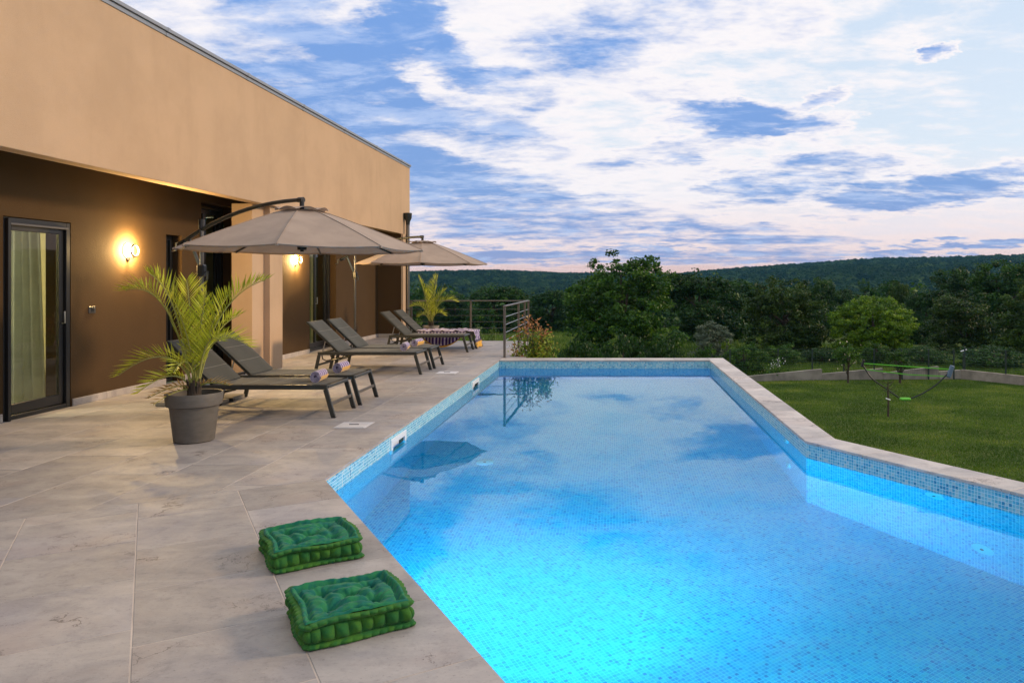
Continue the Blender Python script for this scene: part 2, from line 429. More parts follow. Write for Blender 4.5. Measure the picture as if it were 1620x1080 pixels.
def two_tone(m_, c1, c2):
    t = N(m_.node_tree); b = [n for n in t.n if n.type == 'BSDF_PRINCIPLED'][0]
    tc = t.new('ShaderNodeTexCoord'); n = t.noise(tc.outputs['Object'], 16, 4, .6, .6)
    w = t.noise(tc.outputs['Object'], 340, 2, .5)
    c = t.mix(t.mrange(n, .38, .62), c1, c2); c = t.mix(t.math('MULTIPLY', t.mrange(w, .4, .6), .25), c, [x * .55 for x in c1])
    for l in list(b.inputs['Base Color'].links): t.l.remove(l)
    t.link(c, b.inputs['Base Color'])
two_tone(M['cushion'], (.006, .125, .090), (.022, .19, .068)); two_tone(M['cushion_side'], (.020, .125, .030), (.050, .165, .020))  # top bluer, sides warmer: sky and warm light painted into one cotton
def towel_mat():
    m, t, b, o = mat('striped_towel')
    uv = t.new('ShaderNodeUVMap').outputs[0]
    s = t.new('ShaderNodeSeparateXYZ'); t.link(uv, s.inputs[0])
    st = t.math('GREATER_THAN', t.math('FRACT', t.math('DIVIDE', s.outputs[0], .070)), .40)
    c = t.mix(st, (.66, .56, .70), (.055, .012, .17))
    hem = t.math('GREATER_THAN', s.outputs[1], .90); pre = t.math('GREATER_THAN', s.outputs[1], .86)
    c = t.mix(pre, c, (.03, .012, .06)); c = t.mix(hem, c, (.80, .42, .03))
    t.link(c, b.inputs['Base Color']); b.inputs['Roughness'].default_value = .95; b.inputs['Sheen Weight'].default_value = .4
    t.link(t.bump(t.noise(uv, 500, 2, .6), .5, .002), b.inputs['Normal'])
    return m
M['towel'] = towel_mat()
M['towel_white'] = simple('towel_edge_white', (.70, .62, .72), .95)
M['towel_purple'] = simple('towel_edge_purple', (.07, .02, .17), .95)

# ------------------------------------------------------------------ mesh builder
class MB:
    def __init__(self): self.v = []; self.f = []; self.m = []; self.uv = []; self.hasuv = False
    def face(self, pts, mi=0, uv=None):
        i = len(self.v); self.v += [tuple(p) for p in pts]; self.f.append(tuple(range(i, i + len(pts)))); self.m.append(mi)
        if uv: self.hasuv = True
        self.uv.append(uv or [(0, 0)] * len(pts))
    def addmesh(self, vs, fs, mi=0):
        i = len(self.v); self.v += [tuple(p) for p in vs]
        for f in fs:
            self.f.append(tuple(a + i for a in f)); self.m.append(mi); self.uv.append([(0, 0)] * len(f))
    def box(self, lo, hi, mi=0, bev=0.0, mtx=None):
        x0, y0, z0 = lo; x1, y1, z1 = hi
        if bev <= 0:
            vs = [(x0, y0, z0), (x1, y0, z0), (x1, y1, z0), (x0, y1, z0), (x0, y0, z1), (x1, y0, z1), (x1, y1, z1), (x0, y1, z1)]
            fs = [(3, 2, 1, 0), (4, 5, 6, 7), (0, 1, 5, 4), (1, 2, 6, 5), (2, 3, 7, 6), (3, 0, 4, 7)]
        else:
            b = min(bev, (x1 - x0) * .45, (y1 - y0) * .45, (z1 - z0) * .45)
            vs = []; idx = {}
            for sx in (0, 1):
                for sy in (0, 1):
                    for sz in (0, 1):
                        X_ = (x0, x1)[sx]; Y_ = (y0, y1)[sy]; Z_ = (z0, z1)[sz]
                        ix = X_ + (b if sx == 0 else -b); iy = Y_ + (b if sy == 0 else -b); iz = Z_ + (b if sz == 0 else -b)
                        for k, p in enumerate(((X_, iy, iz), (ix, Y_, iz), (ix, iy, Z_))):
                            idx[(sx, sy, sz, k)] = len(vs); vs.append(p)
            fs = []
            g = lambda *a: idx[a]
            fs += [(g(0, 0, 0, 0), g(0, 0, 1, 0), g(0, 1, 1, 0), g(0, 1, 0, 0)), (g(1, 0, 0, 0), g(1, 1, 0, 0), g(1, 1, 1, 0), g(1, 0, 1, 0)),
                   (g(0, 0, 0, 1), g(1, 0, 0, 1), g(1, 0, 1, 1), g(0, 0, 1, 1)), (g(0, 1, 0, 1), g(0, 1, 1, 1), g(1, 1, 1, 1), g(1, 1, 0, 1)),
                   (g(0, 0, 0, 2), g(0, 1, 0, 2), g(1, 1, 0, 2), g(1, 0, 0, 2)), (g(0, 0, 1, 2), g(1, 0, 1, 2), g(1, 1, 1, 2), g(0, 1, 1, 2))]
            for a in (0, 1):
                for c in (0, 1):
                    fs.append((g(a, c, 0, 0), g(a, c, 1, 0), g(a, c, 1, 1), g(a, c, 0, 1)))
                    fs.append((g(a, 0, c, 0), g(a, 0, c, 2), g(a, 1, c, 2), g(a, 1, c, 0)))
                    fs.append((g(0, a, c, 1), g(1, a, c, 1), g(1, a, c, 2), g(0, a, c, 2)))
            for sx in (0, 1):
                for sy in (0, 1):
                    for sz in (0, 1): fs.append((g(sx, sy, sz, 0), g(sx, sy, sz, 1), g(sx, sy, sz, 2)))
        if mtx is not None: vs = [tuple(mtx @ Vector(p)) for p in vs]
        self.addmesh(vs, fs, mi)
    def beam(self, p0, p1, w, h, mi=0, bev=.003, up=(0, 0, 1)):
        """box beam from p0 to p1: w across, h along up"""
        p0 = Vector(p0); p1 = Vector(p1); d = p1 - p0; L = d.length; d.normalize()
        u = Vector(up); s = d.cross(u)
        if s.length < 1e-4: u = Vector((0, 1, 0)); s = d.cross(u)
        s.normalize(); u = s.cross(d)
        mt = Matrix((( d.x, s.x, u.x, p0.x), (d.y, s.y, u.y, p0.y), (d.z, s.z, u.z, p0.z), (0, 0, 0, 1)))
        self.box((0, -w / 2, -h / 2), (L, w / 2, h / 2), mi, bev, mt)
    def tube(self, pts, r, n=8, mi=0, caps=True):
        pts = [Vector(p) for p in pts]; k = len(pts)
        rs = r if isinstance(r, (list, tuple)) else [r] * k
        vs = []; prev = None
        for i, p in enumerate(pts):
            d = (pts[min(i + 1, k - 1)] - pts[max(i - 1, 0)])
            if d.length < 1e-9: d = Vector((0, 0, 1))
            d.normalize()
            if prev is None:
                a = d.cross(Vector((0, 0, 1)))
                if a.length < 1e-3: a = d.cross(Vector((0, 1, 0)))
            else: a = prev - d * prev.dot(d)
            a.normalize(); prev = a; b = d.cross(a)
            for j in range(n):
                t = 2 * pi * j / n
                vs.append(tuple(p + (a * math.cos(t) + b * math.sin(t)) * rs[i]))
        fs = []
        for i in range(k - 1):
            for j in range(n):
                fs.append((i * n + j, i * n + (j + 1) % n, (i + 1) * n + (j + 1) % n, (i + 1) * n + j))
        if caps: fs.append(tuple(range(n - 1, -1, -1))); fs.append(tuple((k - 1) * n + j for j in range(n)))
        self.addmesh(vs, fs, mi)
    def lathe(self, prof, n=40, mi=0, c=(0, 0, 0), sy=1.0):
        vs = []
        for r, z in prof:
            for j in range(n):
                t = 2 * pi * j / n; vs.append((c[0] + r * math.cos(t), c[1] + r * math.sin(t) * sy, c[2] + z))
        fs = []
        for i in range(len(prof) - 1):
            for j in range(n): fs.append((i * n + j, i * n + (j + 1) % n, (i + 1) * n + (j + 1) % n, (i + 1) * n + j))
        self.addmesh(vs, fs, mi)
    def prism(self, poly, z0, z1, mi=0, chamfer=0.0, bottom=True):
        """poly ccw"""
        n = len(poly)
        if chamfer > 0:
            c = Vector((sum(p[0] for p in poly) / n, sum(p[1] for p in poly) / n))
            inner = inset(poly, chamfer)
            top = [(p[0], p[1], z1) for p in inner]; mid = [(p[0], p[1], z1 - chamfer) for p in poly]
        else: top = [(p[0], p[1], z1) for p in poly]; mid = None
        bot = [(p[0], p[1], z0) for p in poly]
        vs = list(top); fs = [tuple(range(n))]
        if mid:
            vs += mid
            for i in range(n): fs.append((i, n + i, n + (i + 1) % n, (i + 1) % n))
            b0 = n
        else: b0 = 0
        o = len(vs); vs += bot
        for i in range(n): fs.append((b0 + i, o + i, o + (i + 1) % n, b0 + (i + 1) % n))
        if bottom: fs.append(tuple(o + n - 1 - i for i in range(n)))
        self.addmesh(vs, fs, mi)
    def mesh(self, name, mats, smooth=False, angle=None):
        me = bpy.data.meshes.new(name); me.from_pydata(self.v, [], self.f)
        for m_ in (mats if isinstance(mats, (list, tuple)) else [mats]): me.materials.append(m_)
        if any(self.m): me.polygons.foreach_set('material_index', self.m)
        if self.hasuv:
            l = me.uv_layers.new(name='UVMap'); l.data.foreach_set('uv', [c for f in self.uv for p in f for c in p])
        if smooth: me.shade_smooth()
        me.update()
        if angle is not None and smooth: me.set_sharp_from_angle(angle=R(angle))
        return me
    def build(self, name, mats, parent=None, smooth=False, angle=40, loc=None):
        o = bpy.data.objects.new(name, self.mesh(name, mats, smooth, angle))
        COL.objects.link(o)
        if parent: o.parent = parent
        if loc: o.location = loc
        return o

def inset(poly, d):
    n = len(poly); res = []
    for i in range(n):
        p0 = Vector(poly[i - 1][:2]); p1 = Vector(poly[i][:2]); p2 = Vector(poly[(i + 1) % n][:2])
        a = (p1 - p0).normalized(); b = (p2 - p1).normalized()
        na = Vector((-a.y, a.x)); nb = Vector((-b.y, b.x))
        k = 1 + na.dot(nb)
        if k < .2: k = .2
        q = p1 + (na + nb) / k * d
        res.append((q.x, q.y))
    return res

def clip(poly, hs):
    """keep a*x+b*y<=c"""
    for a, b, c in hs:
        outp = []
        n = len(poly)
        for i in range(n):
            p, q = poly[i], poly[(i + 1) % n]
            dp = a * p[0] + b * p[1] - c; dq = a * q[0] + b * q[1] - c
            if dp <= 0: outp.append(p)
            if (dp < 0 < dq) or (dq < 0 < dp):
                t = dp / (dp - dq); outp.append((p[0] + (q[0] - p[0]) * t, p[1] + (q[1] - p[1]) * t))
        poly = outp
        if len(poly) < 3: return []
    # drop near duplicates
    res = []
    for p in poly:
        if not res or (abs(p[0] - res[-1][0]) + abs(p[1] - res[-1][1]) > 1e-4): res.append(p)
    if len(res) > 2 and abs(res[0][0] - res[-1][0]) + abs(res[0][1] - res[-1][1]) < 1e-4: res.pop()
    if len(res) < 3: return []
    ar = sum(res[i][0] * res[(i + 1) % len(res)][1] - res[(i + 1) % len(res)][0] * res[i][1] for i in range(len(res))) / 2
    if abs(ar) < .003: return []
    return res if ar > 0 else res[::-1]

def npmesh(name, verts, nper, mats, attr=None, attrname='tone', smooth=False):
    """verts (n*nper,3): n separate polygons of nper corners"""
    nv = len(verts); nf = nv // nper
    me = bpy.data.meshes.new(name)
    me.vertices.add(nv); me.vertices.foreach_set('co', np.ascontiguousarray(verts, dtype=np.float32).ravel())
    me.loops.add(nv); me.loops.foreach_set('vertex_index', np.arange(nv, dtype=np.int32))
    me.polygons.add(nf); me.polygons.foreach_set('loop_start', np.arange(0, nv, nper, dtype=np.int32))
    me.update(calc_edges=True)
    if attr is not None:
        a = me.attributes.new(attrname, 'FLOAT', 'POINT'); a.data.foreach_set('value', np.repeat(attr, nper).astype(np.float32))
    for m_ in (mats if isinstance(mats, (list, tuple)) else [mats]): me.materials.append(m_)
    return me

def link(name, me, parent=None, loc=None):
    o = bpy.data.objects.new(name, me); COL.objects.link(o)
    if parent: o.parent = parent
    if loc is not None: o.location = loc
    return o
def tag(o, label=None, cat=None, group=None, kind=None):
    if label: o['label'] = label
    if cat: o['category'] = cat
    if group: o['group'] = group
    if kind: o['kind'] = kind
    return o
def thing(name, label, cat, loc=(0, 0, 0), group=None, rz=0):
    o = bpy.data.objects.new(name, None); COL.objects.link(o); o.location = loc; o.rotation_euler = (0, 0, rz)
    o.empty_display_size = .2
    return tag(o, label, cat, group)
def struct(o, label=None):
    o['kind'] = 'structure'
    if label: o['label'] = label
    return o
def copy_tree(o, parent=None):
    c = o.copy(); COL.objects.link(c)
    if parent: c.parent = parent
    for ch in list(o.children): copy_tree(ch, c)
    return c

# ------------------------------------------------------------------ shared layout
VX, VY = -.5244, .8515       # direction of the angled pool leg
PX, PY = .8515, .5244        # across it
def vp(v, p): return (VX * v + PX * p, VY * v + PY * p)
A_ = (-2.2, 5.745); B_ = (-2.2, 14.35); C_ = (1.79, 14.35); D_ = (1.79, 7.11)
VA = VX * A_[0] + VY * A_[1]; PA = PX * A_[0] + PY * A_[1]
VD = VX * D_[0] + VY * D_[1]; PD = PX * D_[0] + PY * D_[1]
VEND = -4.0
E_ = vp(VEND, PD); F_ = vp(VEND, PA)
WZ = -.16; FZ = -1.55

# ------------------------------------------------------------------ terrain
def ridge(t):
    xs = np.array([-1.6, -.27, -.16, -.06, .07, .15, .23, .33, .44, .54, 1.6])
    ys = np.array([440, 431, 428, 433, 436, 427, 420, 412, 411, 408, 404.])
    return np.interp(t, xs, 444 - ys)
def gz(x, y):
    x = np.asarray(x, float); y = np.asarray(y, float)
    d = np.hypot(x, y)
    base = np.interp(d, [0, 40, 60, 100, 200, 420, 560], [-3, -3, -3.5, -5, -12, -27, -29])
    k = np.interp(d, [560, 700, 900, 1250, 1600, 9000], [0, .30, .68, 1, 1.0, .8])
    k = np.where(y > 0, k, k * .6)
    r = ridge(x / np.maximum(y, 50)) * 1.04 - 13.0
    z = base + k * (r + 29)
    bump = (np.sin(x * .013 + y * .006) + np.sin(y * .011 - x * .005 + 2) + .5 * np.sin(x * .031 + 1.3)) * 2.0
    return z + bump * np.clip((d - 250) / 300, 0, 1) * np.clip((1250 - d) / 200, .3, 1)
rr = np.concatenate([np.linspace(0, 60, 13), np.geomspace(70, 9000, 60)])
na = 220
aa = np.linspace(0, 2 * pi, na, endpoint=False)
gx = np.outer(rr, np.sin(aa)); gy = np.outer(rr, np.cos(aa))
gzz = gz(gx, gy)
vs = np.stack([gx, gy, gzz], -1).reshape(-1, 3)
fs = [(i * na + j, (i + 1) * na + j, (i + 1) * na + (j + 1) % na, i * na + (j + 1) % na) for i in range(len(rr) - 1) for j in range(na)]
me = bpy.data.meshes.new('ground'); me.from_pydata(vs.tolist(), [], fs); me.materials.append(M['ground']); me.shade_smooth()
me.flip_normals() if me.polygons[na * 3].normal.z < 0 else None
ground = struct(link('ground', me), 'grass ground falling away into the valley and up the far hills')

# ------------------------------------------------------------------ deck
deck = MB()
# mortar bed, a sheet 6 mm under the tile faces; deck body
deck_poly = [(-6.6, -3), vp(VEND, PA), A_, B_, (-1.78, 14.35), (-1.78, 15.3), (-2.2, 18.95), (-6.6, 18.95)]
_g = .35   # the slab stops behind the basin wall; the tiles cantilever to the edge
bed_parts = [[vp(VA, PA - _g), (-6.6, 3.0253), (-6.6, -4), vp(VEND, PA - _g)], [(-2.2 - _g, vp(VA, PA - _g)[1] + .1), (-2.2 - _g, 18.95), (-6.6, 18.95), (-6.6, 3.2)], [(-2.55, 14.745), (-1.76, 14.745), (-1.76, 15.3), (-2.18, 18.95), (-2.549, 18.95)],
             [(-6.6, 18.95), (-5.72, 18.95), (-5.72, 21), (-6.6, 21)]]
bed = MB()
for p in bed_parts:
    q = clip(p if sum(p[i][0] * p[(i + 1) % len(p)][1] - p[(i + 1) % len(p)][0] * p[i][1] for i in range(len(p))) > 0 else p[::-1], [(0, 1, 99)])
    bed.prism(q, -3.2, -.0022)
for _z in (0,):
    bed.prism([(-2.2 - _g + .001, A_[1] - .2), (-2.2 - .006, A_[1]), (-2.2 - .006, 14.74), (-2.2 - _g + .001, 14.74)], -.05, -.0026)
    q = [vp(VEND, PA - _g + .001), vp(VEND, PA - .006), vp(VA, PA - .006), vp(VA - .05, PA - _g + .001)]
    bed.prism(q[::1], -.05, -.0024)
paving = struct(bed.build('paved_terrace', M['grout']), 'raised terrace paved in pale stone tiles')
jg = .003
tiles = []
def add_tile(poly, rnd=0):
    q = inset(poly, jg)
    m_ = MB(); cx = sum(p[0] for p in q) / len(q); cy_ = sum(p[1] for p in q) / len(q)
    m_.prism([(p[0] - cx, p[1] - cy_) for p in q], -.012, 0, 0, .0018, False)
    dz = random.uniform(-.0006, .0006)
    o = m_.build('tile', M['stone'], paving); o.location = (cx, cy_, dz)
    tiles.append(o)
# straight zone
cols = [-2.2, -2.84, -3.465, -4.09, -4.72, -5.35, -5.98, -6.6]
lat = 1.25
for i in range(len(cols) - 1):
    x1, x0 = cols[i], cols[i + 1]
    off = [.0, .62, .31, .93, .45, 1.05, .2][i] + 5.57 - 3.75
    y = off - lat * 2
    while y < 18.95:
        yb = min(y + lat, 18.945)
        poly = [(x0, y), (x1, y), (x1, yb), (x0, yb)]
        q = clip(poly, [(-VX, -VY, -VA - .0005)])
        if q and yb > y + .05: add_tile(q)
        y += lat
# angled zone
pj = [PA, .545, -.06, -.66, -1.26, -1.86, -2.46, -3.06, -3.66, -4.26, -4.86]
for i in range(len(pj) - 1):
    p1, p0 = pj[i], pj[i + 1]
    base = [5.475, 4.99, 5.18, 5.40, 5.0, 5.3, 5.1, 4.9, 5.2, 5.0][i]
    st = .652
    v = base + 3 * st
    while v > VEND:
        v1 = min(v, VA); v0 = v - st
        if v1 - v0 > .03:
            q = clip([vp(v0, p0), vp(v0, p1), vp(v1, p1), vp(v1, p0)], [(-1, 0, 6.59), (0, -1, 2.5)])
            if q: add_tile(q)
        v -= st
# ledge outside the railing
for y0, y1 in ((14.75, 15.3),):
    add_tile([(-2.195, y0), (-1.765, y0), (-1.765, y1), (-2.195, y1)])
add_tile(clip([(-2.195, 15.3), (-1.765, 15.3), (-2.185, 18.94), (-2.195, 18.94)], [(0, 1, 99)]))
add_tile([(-6.3, 18.955), (-5.73, 18.955), (-5.73, 20.1), (-6.3, 20.1)])

# ------------------------------------------------------------------ pool
def seg_uv(p, q, z0, z1, u0=0):
    L = math.dist(p, q)
    return [(p[0], p[1], z0), (q[0], q[1], z0), (q[0], q[1], z1), (p[0], p[1], z1)], [(u0, z0 + 2), (u0 + L, z0 + 2), (u0 + L, z1 + 2), (u0, z1 + 2)]
pw = MB()
TOPZ = -.022
ring = [A_, B_, C_, D_, E_, F_]
sk = [(7.42, 7.93), (11.62, 12.17)]; SKZ = (-.30, -.065)
# left wall with two skimmer openings
ys_ = [A_[1], sk[0][0], sk[0][1], sk[1][0], sk[1][1], B_[1]]
for i in range(5):
    for z0, z1 in ((FZ, SKZ[0]), (SKZ[0], SKZ[1]), (SKZ[1], TOPZ)):
        if i in (1, 3) and z0 == SKZ[0]: continue
        f, u = seg_uv((-2.2, ys_[i]), (-2.2, ys_[i + 1]), z0, z1, ys_[i]); pw.face(f[::-1], 0, u[::-1])
for p, q in ((B_, C_), (C_, D_), (D_, E_), (E_, F_), (F_, A_)):
    f, u = seg_uv(p, q, FZ, TOPZ, 0); pw.face(f[::-1], 0, u[::-1])
pw.face([(*A_, FZ), (*D_, FZ), (*C_, FZ), (*B_, FZ)], 0, [(A_[0], A_[1]), (D_[0], D_[1]), (C_[0], C_[1]), (B_[0], B_[1])])
def uvvp(p): return (p[0] * PX + p[1] * PY, p[0] * VX + p[1] * VY)
pw.face([(*A_, FZ), (*F_, FZ), (*E_, FZ), (*D_, FZ)], 0, [uvvp(A_), uvvp(F_), uvvp(E_), uvvp(D_)])
pool = struct(pw.build('pool_basin', M['mosaic']), 'pool basin lined with small blue and white mosaic tiles')
wm = MB()
e = .004
wb = inset([A_, F_, E_, D_, C_, B_], -.006)
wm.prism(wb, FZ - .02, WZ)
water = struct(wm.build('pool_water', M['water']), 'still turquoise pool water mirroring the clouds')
# coping stones
cb = MB()
CO = [(1.79, 14.35), (1.79, 7.11)]
def off_pt(p, d): return (p[0] + PX * d, p[1] + PY * d)
CW = .29
Do = (1.79 + CW, 7.11 + CW * .31)      # mitre
Eo = off_pt(E_, CW); Fo = None
strips = [[(-2.2, 14.35), (2.08, 14.35), (2.08, 14.74), (-2.2, 14.74)], [(1.79, 7.11), Do, (2.08, 14.35), (1.79, 14.35)], [D_, E_, Eo, Do]]
CO_I = .012
strips = [[(-2.2, 14.35 + CO_I), (2.08, 14.35 + CO_I), (2.08, 14.74), (-2.2, 14.74)], [(1.79 + CO_I, 7.115), Do, (2.08, 14.35), (1.79 + CO_I, 14.35)], [vp(VD, PD + CO_I), vp(VEND, PD + CO_I), Eo, Do]]
for s_ in strips:
    ar = sum(s_[i][0] * s_[(i + 1) % 4][1] - s_[(i + 1) % 4][0] * s_[i][1] for i in range(4))
    cb.prism(s_ if ar > 0 else s_[::-1], -3.2, -.026)
coping = struct(cb.build('pool_surround', M['concrete']), 'low wall carrying the pale coping round the pool')
def cope(poly):
    q = inset(poly, .002); cx = sum(p[0] for p in q) / len(q); cy_ = sum(p[1] for p in q) / len(q)
    m_ = MB(); m_.prism([(p[0] - cx, p[1] - cy_) for p in q], -.024, 0, 0, .003, True)
    o = m_.build('coping_stone', M['coping'], coping); o.location = (cx, cy_, random.uniform(-.0005, .0005))
x = -2.2
while x < 1.79 - .01:
    x1 = min(x + .665, 1.79); cope([(x, 14.338), (x1, 14.338), (x1, 14.75), (x, 14.75)]); x = x1
cope([(1.79, 14.338), (2.09, 14.338), (2.09, 14.75), (1.79, 14.75)])
y = 14.338
edges = []
while y > 7.11 + .3:
    y1 = y - .62
    if y1 < 7.5: y1 = 7.5
    cope([(1.778, y1), (2.09, y1), (2.09, y), (1.778, y)]); y = y1
    if y <= 7.5: break
Di = (1.778, 7.107); Do2 = (2.09, 7.107 + .31 * .312)
cope([Di, Do2, (2.09, 7.5), (1.778, 7.5)])
sdist = 0
tot = VD - VEND
pi_, po = PD - .012, PD + .30
k = 0
while sdist < tot - .05:
    s1 = min(sdist + .66, tot)
    v0, v1 = VD - s1, VD - sdist
    if k == 0: cope([vp(v0, pi_), vp(v0, po), Do2, Di][::1])
    else: cope([vp(v0, pi_), vp(v0, po), vp(v1, po), vp(v1, pi_)])
    sdist = s1; k += 1

# skimmers
for i, (y0, y1) in enumerate(sk):
    t = thing('pool_skimmer', ['near', 'far'][i] and ('white framed skimmer opening in the left pool wall, nearer the cushions', 'white framed skimmer opening in the left pool wall, nearer the railing')[i], 'pool skimmer', (-2.2, (y0 + y1) / 2, -.18), 'skimmers in the left pool wall')
    h = (y1 - y0) / 2; z0 = SKZ[0] + .18; z1 = SKZ[1] + .18
    b = MB(); w = .045
    b.box((-.01, -h - .01, z1 - w), (.012, h + .01, z1 + .01), 0, .003); b.box((-.01, -h - .01, z0 - .01), (.012, h + .01, z0 + w), 0, .003)
    b.box((-.01, -h - .01, z0 + w), (.012, -h + w, z1 - w), 0, .003); b.box((-.01, h - w, z0 + w), (.012, h + .01, z1 - w), 0, .003)
    b.build('frame', M['white_pl'], t)
    b = MB(); b.box((-.3, -h, z0), (-.29, h, z1)); b.box((-.29, -h, z0 - .01), (-.01, h, z0)); b.box((-.29, -h, z1), (-.01, h, z1 + .01))
    b.box((-.29, -h - .01, z0), (-.01, -h, z1)); b.box((-.29, h, z0), (-.01, h + .01, z1)); b.build('throat', M['inner_yellow'], t)
    b = MB(); b.box((-.06, -h + .05, z0 + .04), (-.05, h - .05, z0 + .15), 0, .003); b.build('weir_flap', M['white_pl'], t)
# skimmer lids on the deck
for i, (cx, cy_) in enumerate(((-2.71, 7.86), (-2.74, 12.33))):
    t = thing('skimmer_lid', ('pale square skimmer lid in the tiles beside the nearest pair of loungers', 'pale square skimmer lid in the tiles beside the middle pair of loungers')[i], 'lid', (cx, cy_, .003), 'skimmer lids in the deck')
    b = MB(); b.box((-.165, -.165, 0), (.165, .165, .004), 0, .0015); b.build('rim', M['lid'], t)
    b = MB(); b.box((-.145, -.145, .0045), (.145, .145, .008), 0, .002); b.build('cover', M['lid'], t)
    b = MB(); b.tube([(-.05, 0, .0085), (.05, 0, .0085)], .006, 8); b.build('finger_slot', M['dark_hole'], t)
# wall inlets
def disc(nm, label, c, n, r, mats, cat, group=None):
    t = thing(nm, label, cat, c, group)
    q = Vector(n).to_track_quat('Z', 'Y'); t.rotation_mode = 'QUATERNION'; t.rotation_quaternion = q
    b = MB(); b.lathe([(0, .012), (r * .8, .012), (r, .004), (r, -.004)], 28); b.build('plate', mats[0], t, True)
    b = MB(); b.lathe([(0, .016), (r * .16, .016), (r * .18, .011)], 14); b.build('nozzle', mats[1], t, True)
    return t
nR = (-PX, -PY, 0)
cR = lambda v, z: (vp(v, PD - .004)[0], vp(v, PD - .004)[1], z)
disc('pool_inlet', 'round white inlet just under the water on the angled right wall', cR(3.75, -.25), nR, .085, (M['white_pl'], M['dark_hole']), 'pool inlet', 'round inlets in the pool wall')
disc('pool_inlet', 'round white inlet deep on the angled right wall', cR(3.35, -1.15), nR, .09, (M['white_pl'], M['dark_hole']), 'pool inlet', 'round inlets in the pool wall')
disc('pool_inlet', 'round white inlet just under the water on the straight right wall', (1.786, 7.95, -.25), (-1, 0, 0), .075, (M['white_pl'], M['dark_hole']), 'pool inlet', 'round inlets in the pool wall')
disc('pool_inlet', 'round white inlet deep on the straight right wall', (1.786, 7.85, -1.15), (-1, 0, 0), .08, (M['white_pl'], M['dark_hole']), 'pool inlet', 'round inlets in the pool wall')
disc('floor_drain', 'round white drain plate on the pool floor under the parasol reflection', (-1.45, 8.4, FZ + .004), (0, 0, 1), .10, (M['white_pl'], M['dark_hole']), 'drain')

# underwater lamps
def pool_lamp(c, n, power, label, aim=None, spread=170):
    t = thing('pool_lamp', label, 'pool lamp', c, 'lit lamps under the water')
    q = Vector(n).to_track_quat('Z', 'Y'); t.rotation_mode = 'QUATERNION'; t.rotation_quaternion = q
    b = MB(); b.lathe([(.145, 0), (.145, .02), (.115, .026), (.115, .015)], 32); b.build('bezel', M['white_pl'], t, True)
    b = MB(); b.lathe([(0, .014), (.113, .014), (.113, .004)], 28); b.build('lens', M['pool_glow'], t, True)
    ld = bpy.data.lights.new('pool_lamp_light', 'AREA'); ld.shape = 'DISK'; ld.size = .2; ld.energy = power; ld.color = (.30, .68, 1.0); ld.spread = R(spread)
    lo = bpy.data.objects.new('pool_lamp_light', ld); COL.objects.link(lo); lo.parent = t; lo.location = (0, 0, .12 if aim else .035)
    lo.rotation_mode = 'QUATERNION'
    d = Vector(aim) if aim else Vector(n)
    lo.rotation_quaternion = q.inverted() @ (-d).to_track_quat('Z', 'Y')
for v, z_, pw_, lb, aim, sp in ((5.1, -.9, 18, 'lit round lamp under the angled pool edge, at its far corner', None, 170),
                        (3.6, -.75, 120, 'lit round lamp under the angled pool edge by the far green cushion', (.22, 1, .0), 110),
                        (2.0, -.70, 72, 'lit round lamp under the angled pool edge by the near green cushion', (.10, 1, .0), 110),
                        (.9, -.70, 30, 'lit round lamp under the pool edge in front of the viewpoint', (.75, .8, .0), 130),
                        (-1.2, -.9, 45, 'lit round lamp under the pool edge beside the viewpoint', None, 170),
                        (-2.8, -.9, 50, 'lit round lamp under the pool edge behind the viewpoint', None, 170)):
    c = vp(v, PA + .003); pool_lamp((c[0], c[1], z_), (PX, PY, 0), pw_, lb, aim, sp)
# ------------------------------------------------------------------ house
def wallx(mb, xo, xi, y0, y1, z0, z1, holes, mi=0):
    """slab between x=xi (inner) and x=xo (outer) with rectangular openings (ya,yb,za,zb)"""
    ys = sorted({y0, y1, *[h[0] for h in holes], *[h[1] for h in holes]}); zs = sorted({z0, z1, *[h[2] for h in holes], *[h[3] for h in holes]})
    def solid(i, j):
        if i < 0 or j < 0 or i >= len(ys) - 1 or j >= len(zs) - 1: return False
        cy_ = (ys[i] + ys[i + 1]) / 2; cz = (zs[j] + zs[j + 1]) / 2
        return not any(h[0] < cy_ < h[1] and h[2] < cz < h[3] for h in holes)
    for i in range(len(ys) - 1):
        for j in range(len(zs) - 1):
            if not solid(i, j): continue
            a, b, c, d = ys[i], ys[i + 1], zs[j], zs[j + 1]
            mb.face([(xo, a, c), (xo, b, c), (xo, b, d), (xo, a, d)], mi); mb.face([(xi, b, c), (xi, a, c), (xi, a, d), (xi, b, d)], mi)
            if not solid(i - 1, j): mb.face([(xi, a, c), (xo, a, c), (xo, a, d), (xi, a, d)], mi)
            if not solid(i + 1, j): mb.face([(xo, b, c), (xi, b, c), (xi, b, d), (xo, b, d)], mi)
            if not solid(i, j - 1): mb.face([(xi, b, c), (xo, b, c), (xo, a, c), (xi, a, c)], mi)
            if not solid(i, j + 1): mb.face([(xi, a, d), (xo, a, d), (xo, b, d), (xi, b, d)], mi)
house = thing('house', 'modern flat roofed house in tan and dark brown render beside the pool', 'house', (-6.5, 9, 0))
def hp(o):
    o.parent = house; o.matrix_parent_inverse = Matrix.Translation((6.5, -9, 0)); return o
XF = -5.70; ZS = 2.746; ZR = 4.70
w1 = MB(); wallx(w1, -6.5, -6.8, -4, 13.3, 0, 3.0, [(8.05, 9.05, 0, 2.19), (10.97, 11.37, 0, 2.17), (11.9, 12.95, 0, 2.74)])
hp(w1.build('brown_wall', M['brown']))
w2 = MB(); wallx(w2, -6.34, -6.79, 13.302, 20.2, 0, 3.0, [(15.72, 17.2, 0, 2.25)])
hp(w2.build('brown_wall', M['brown']))
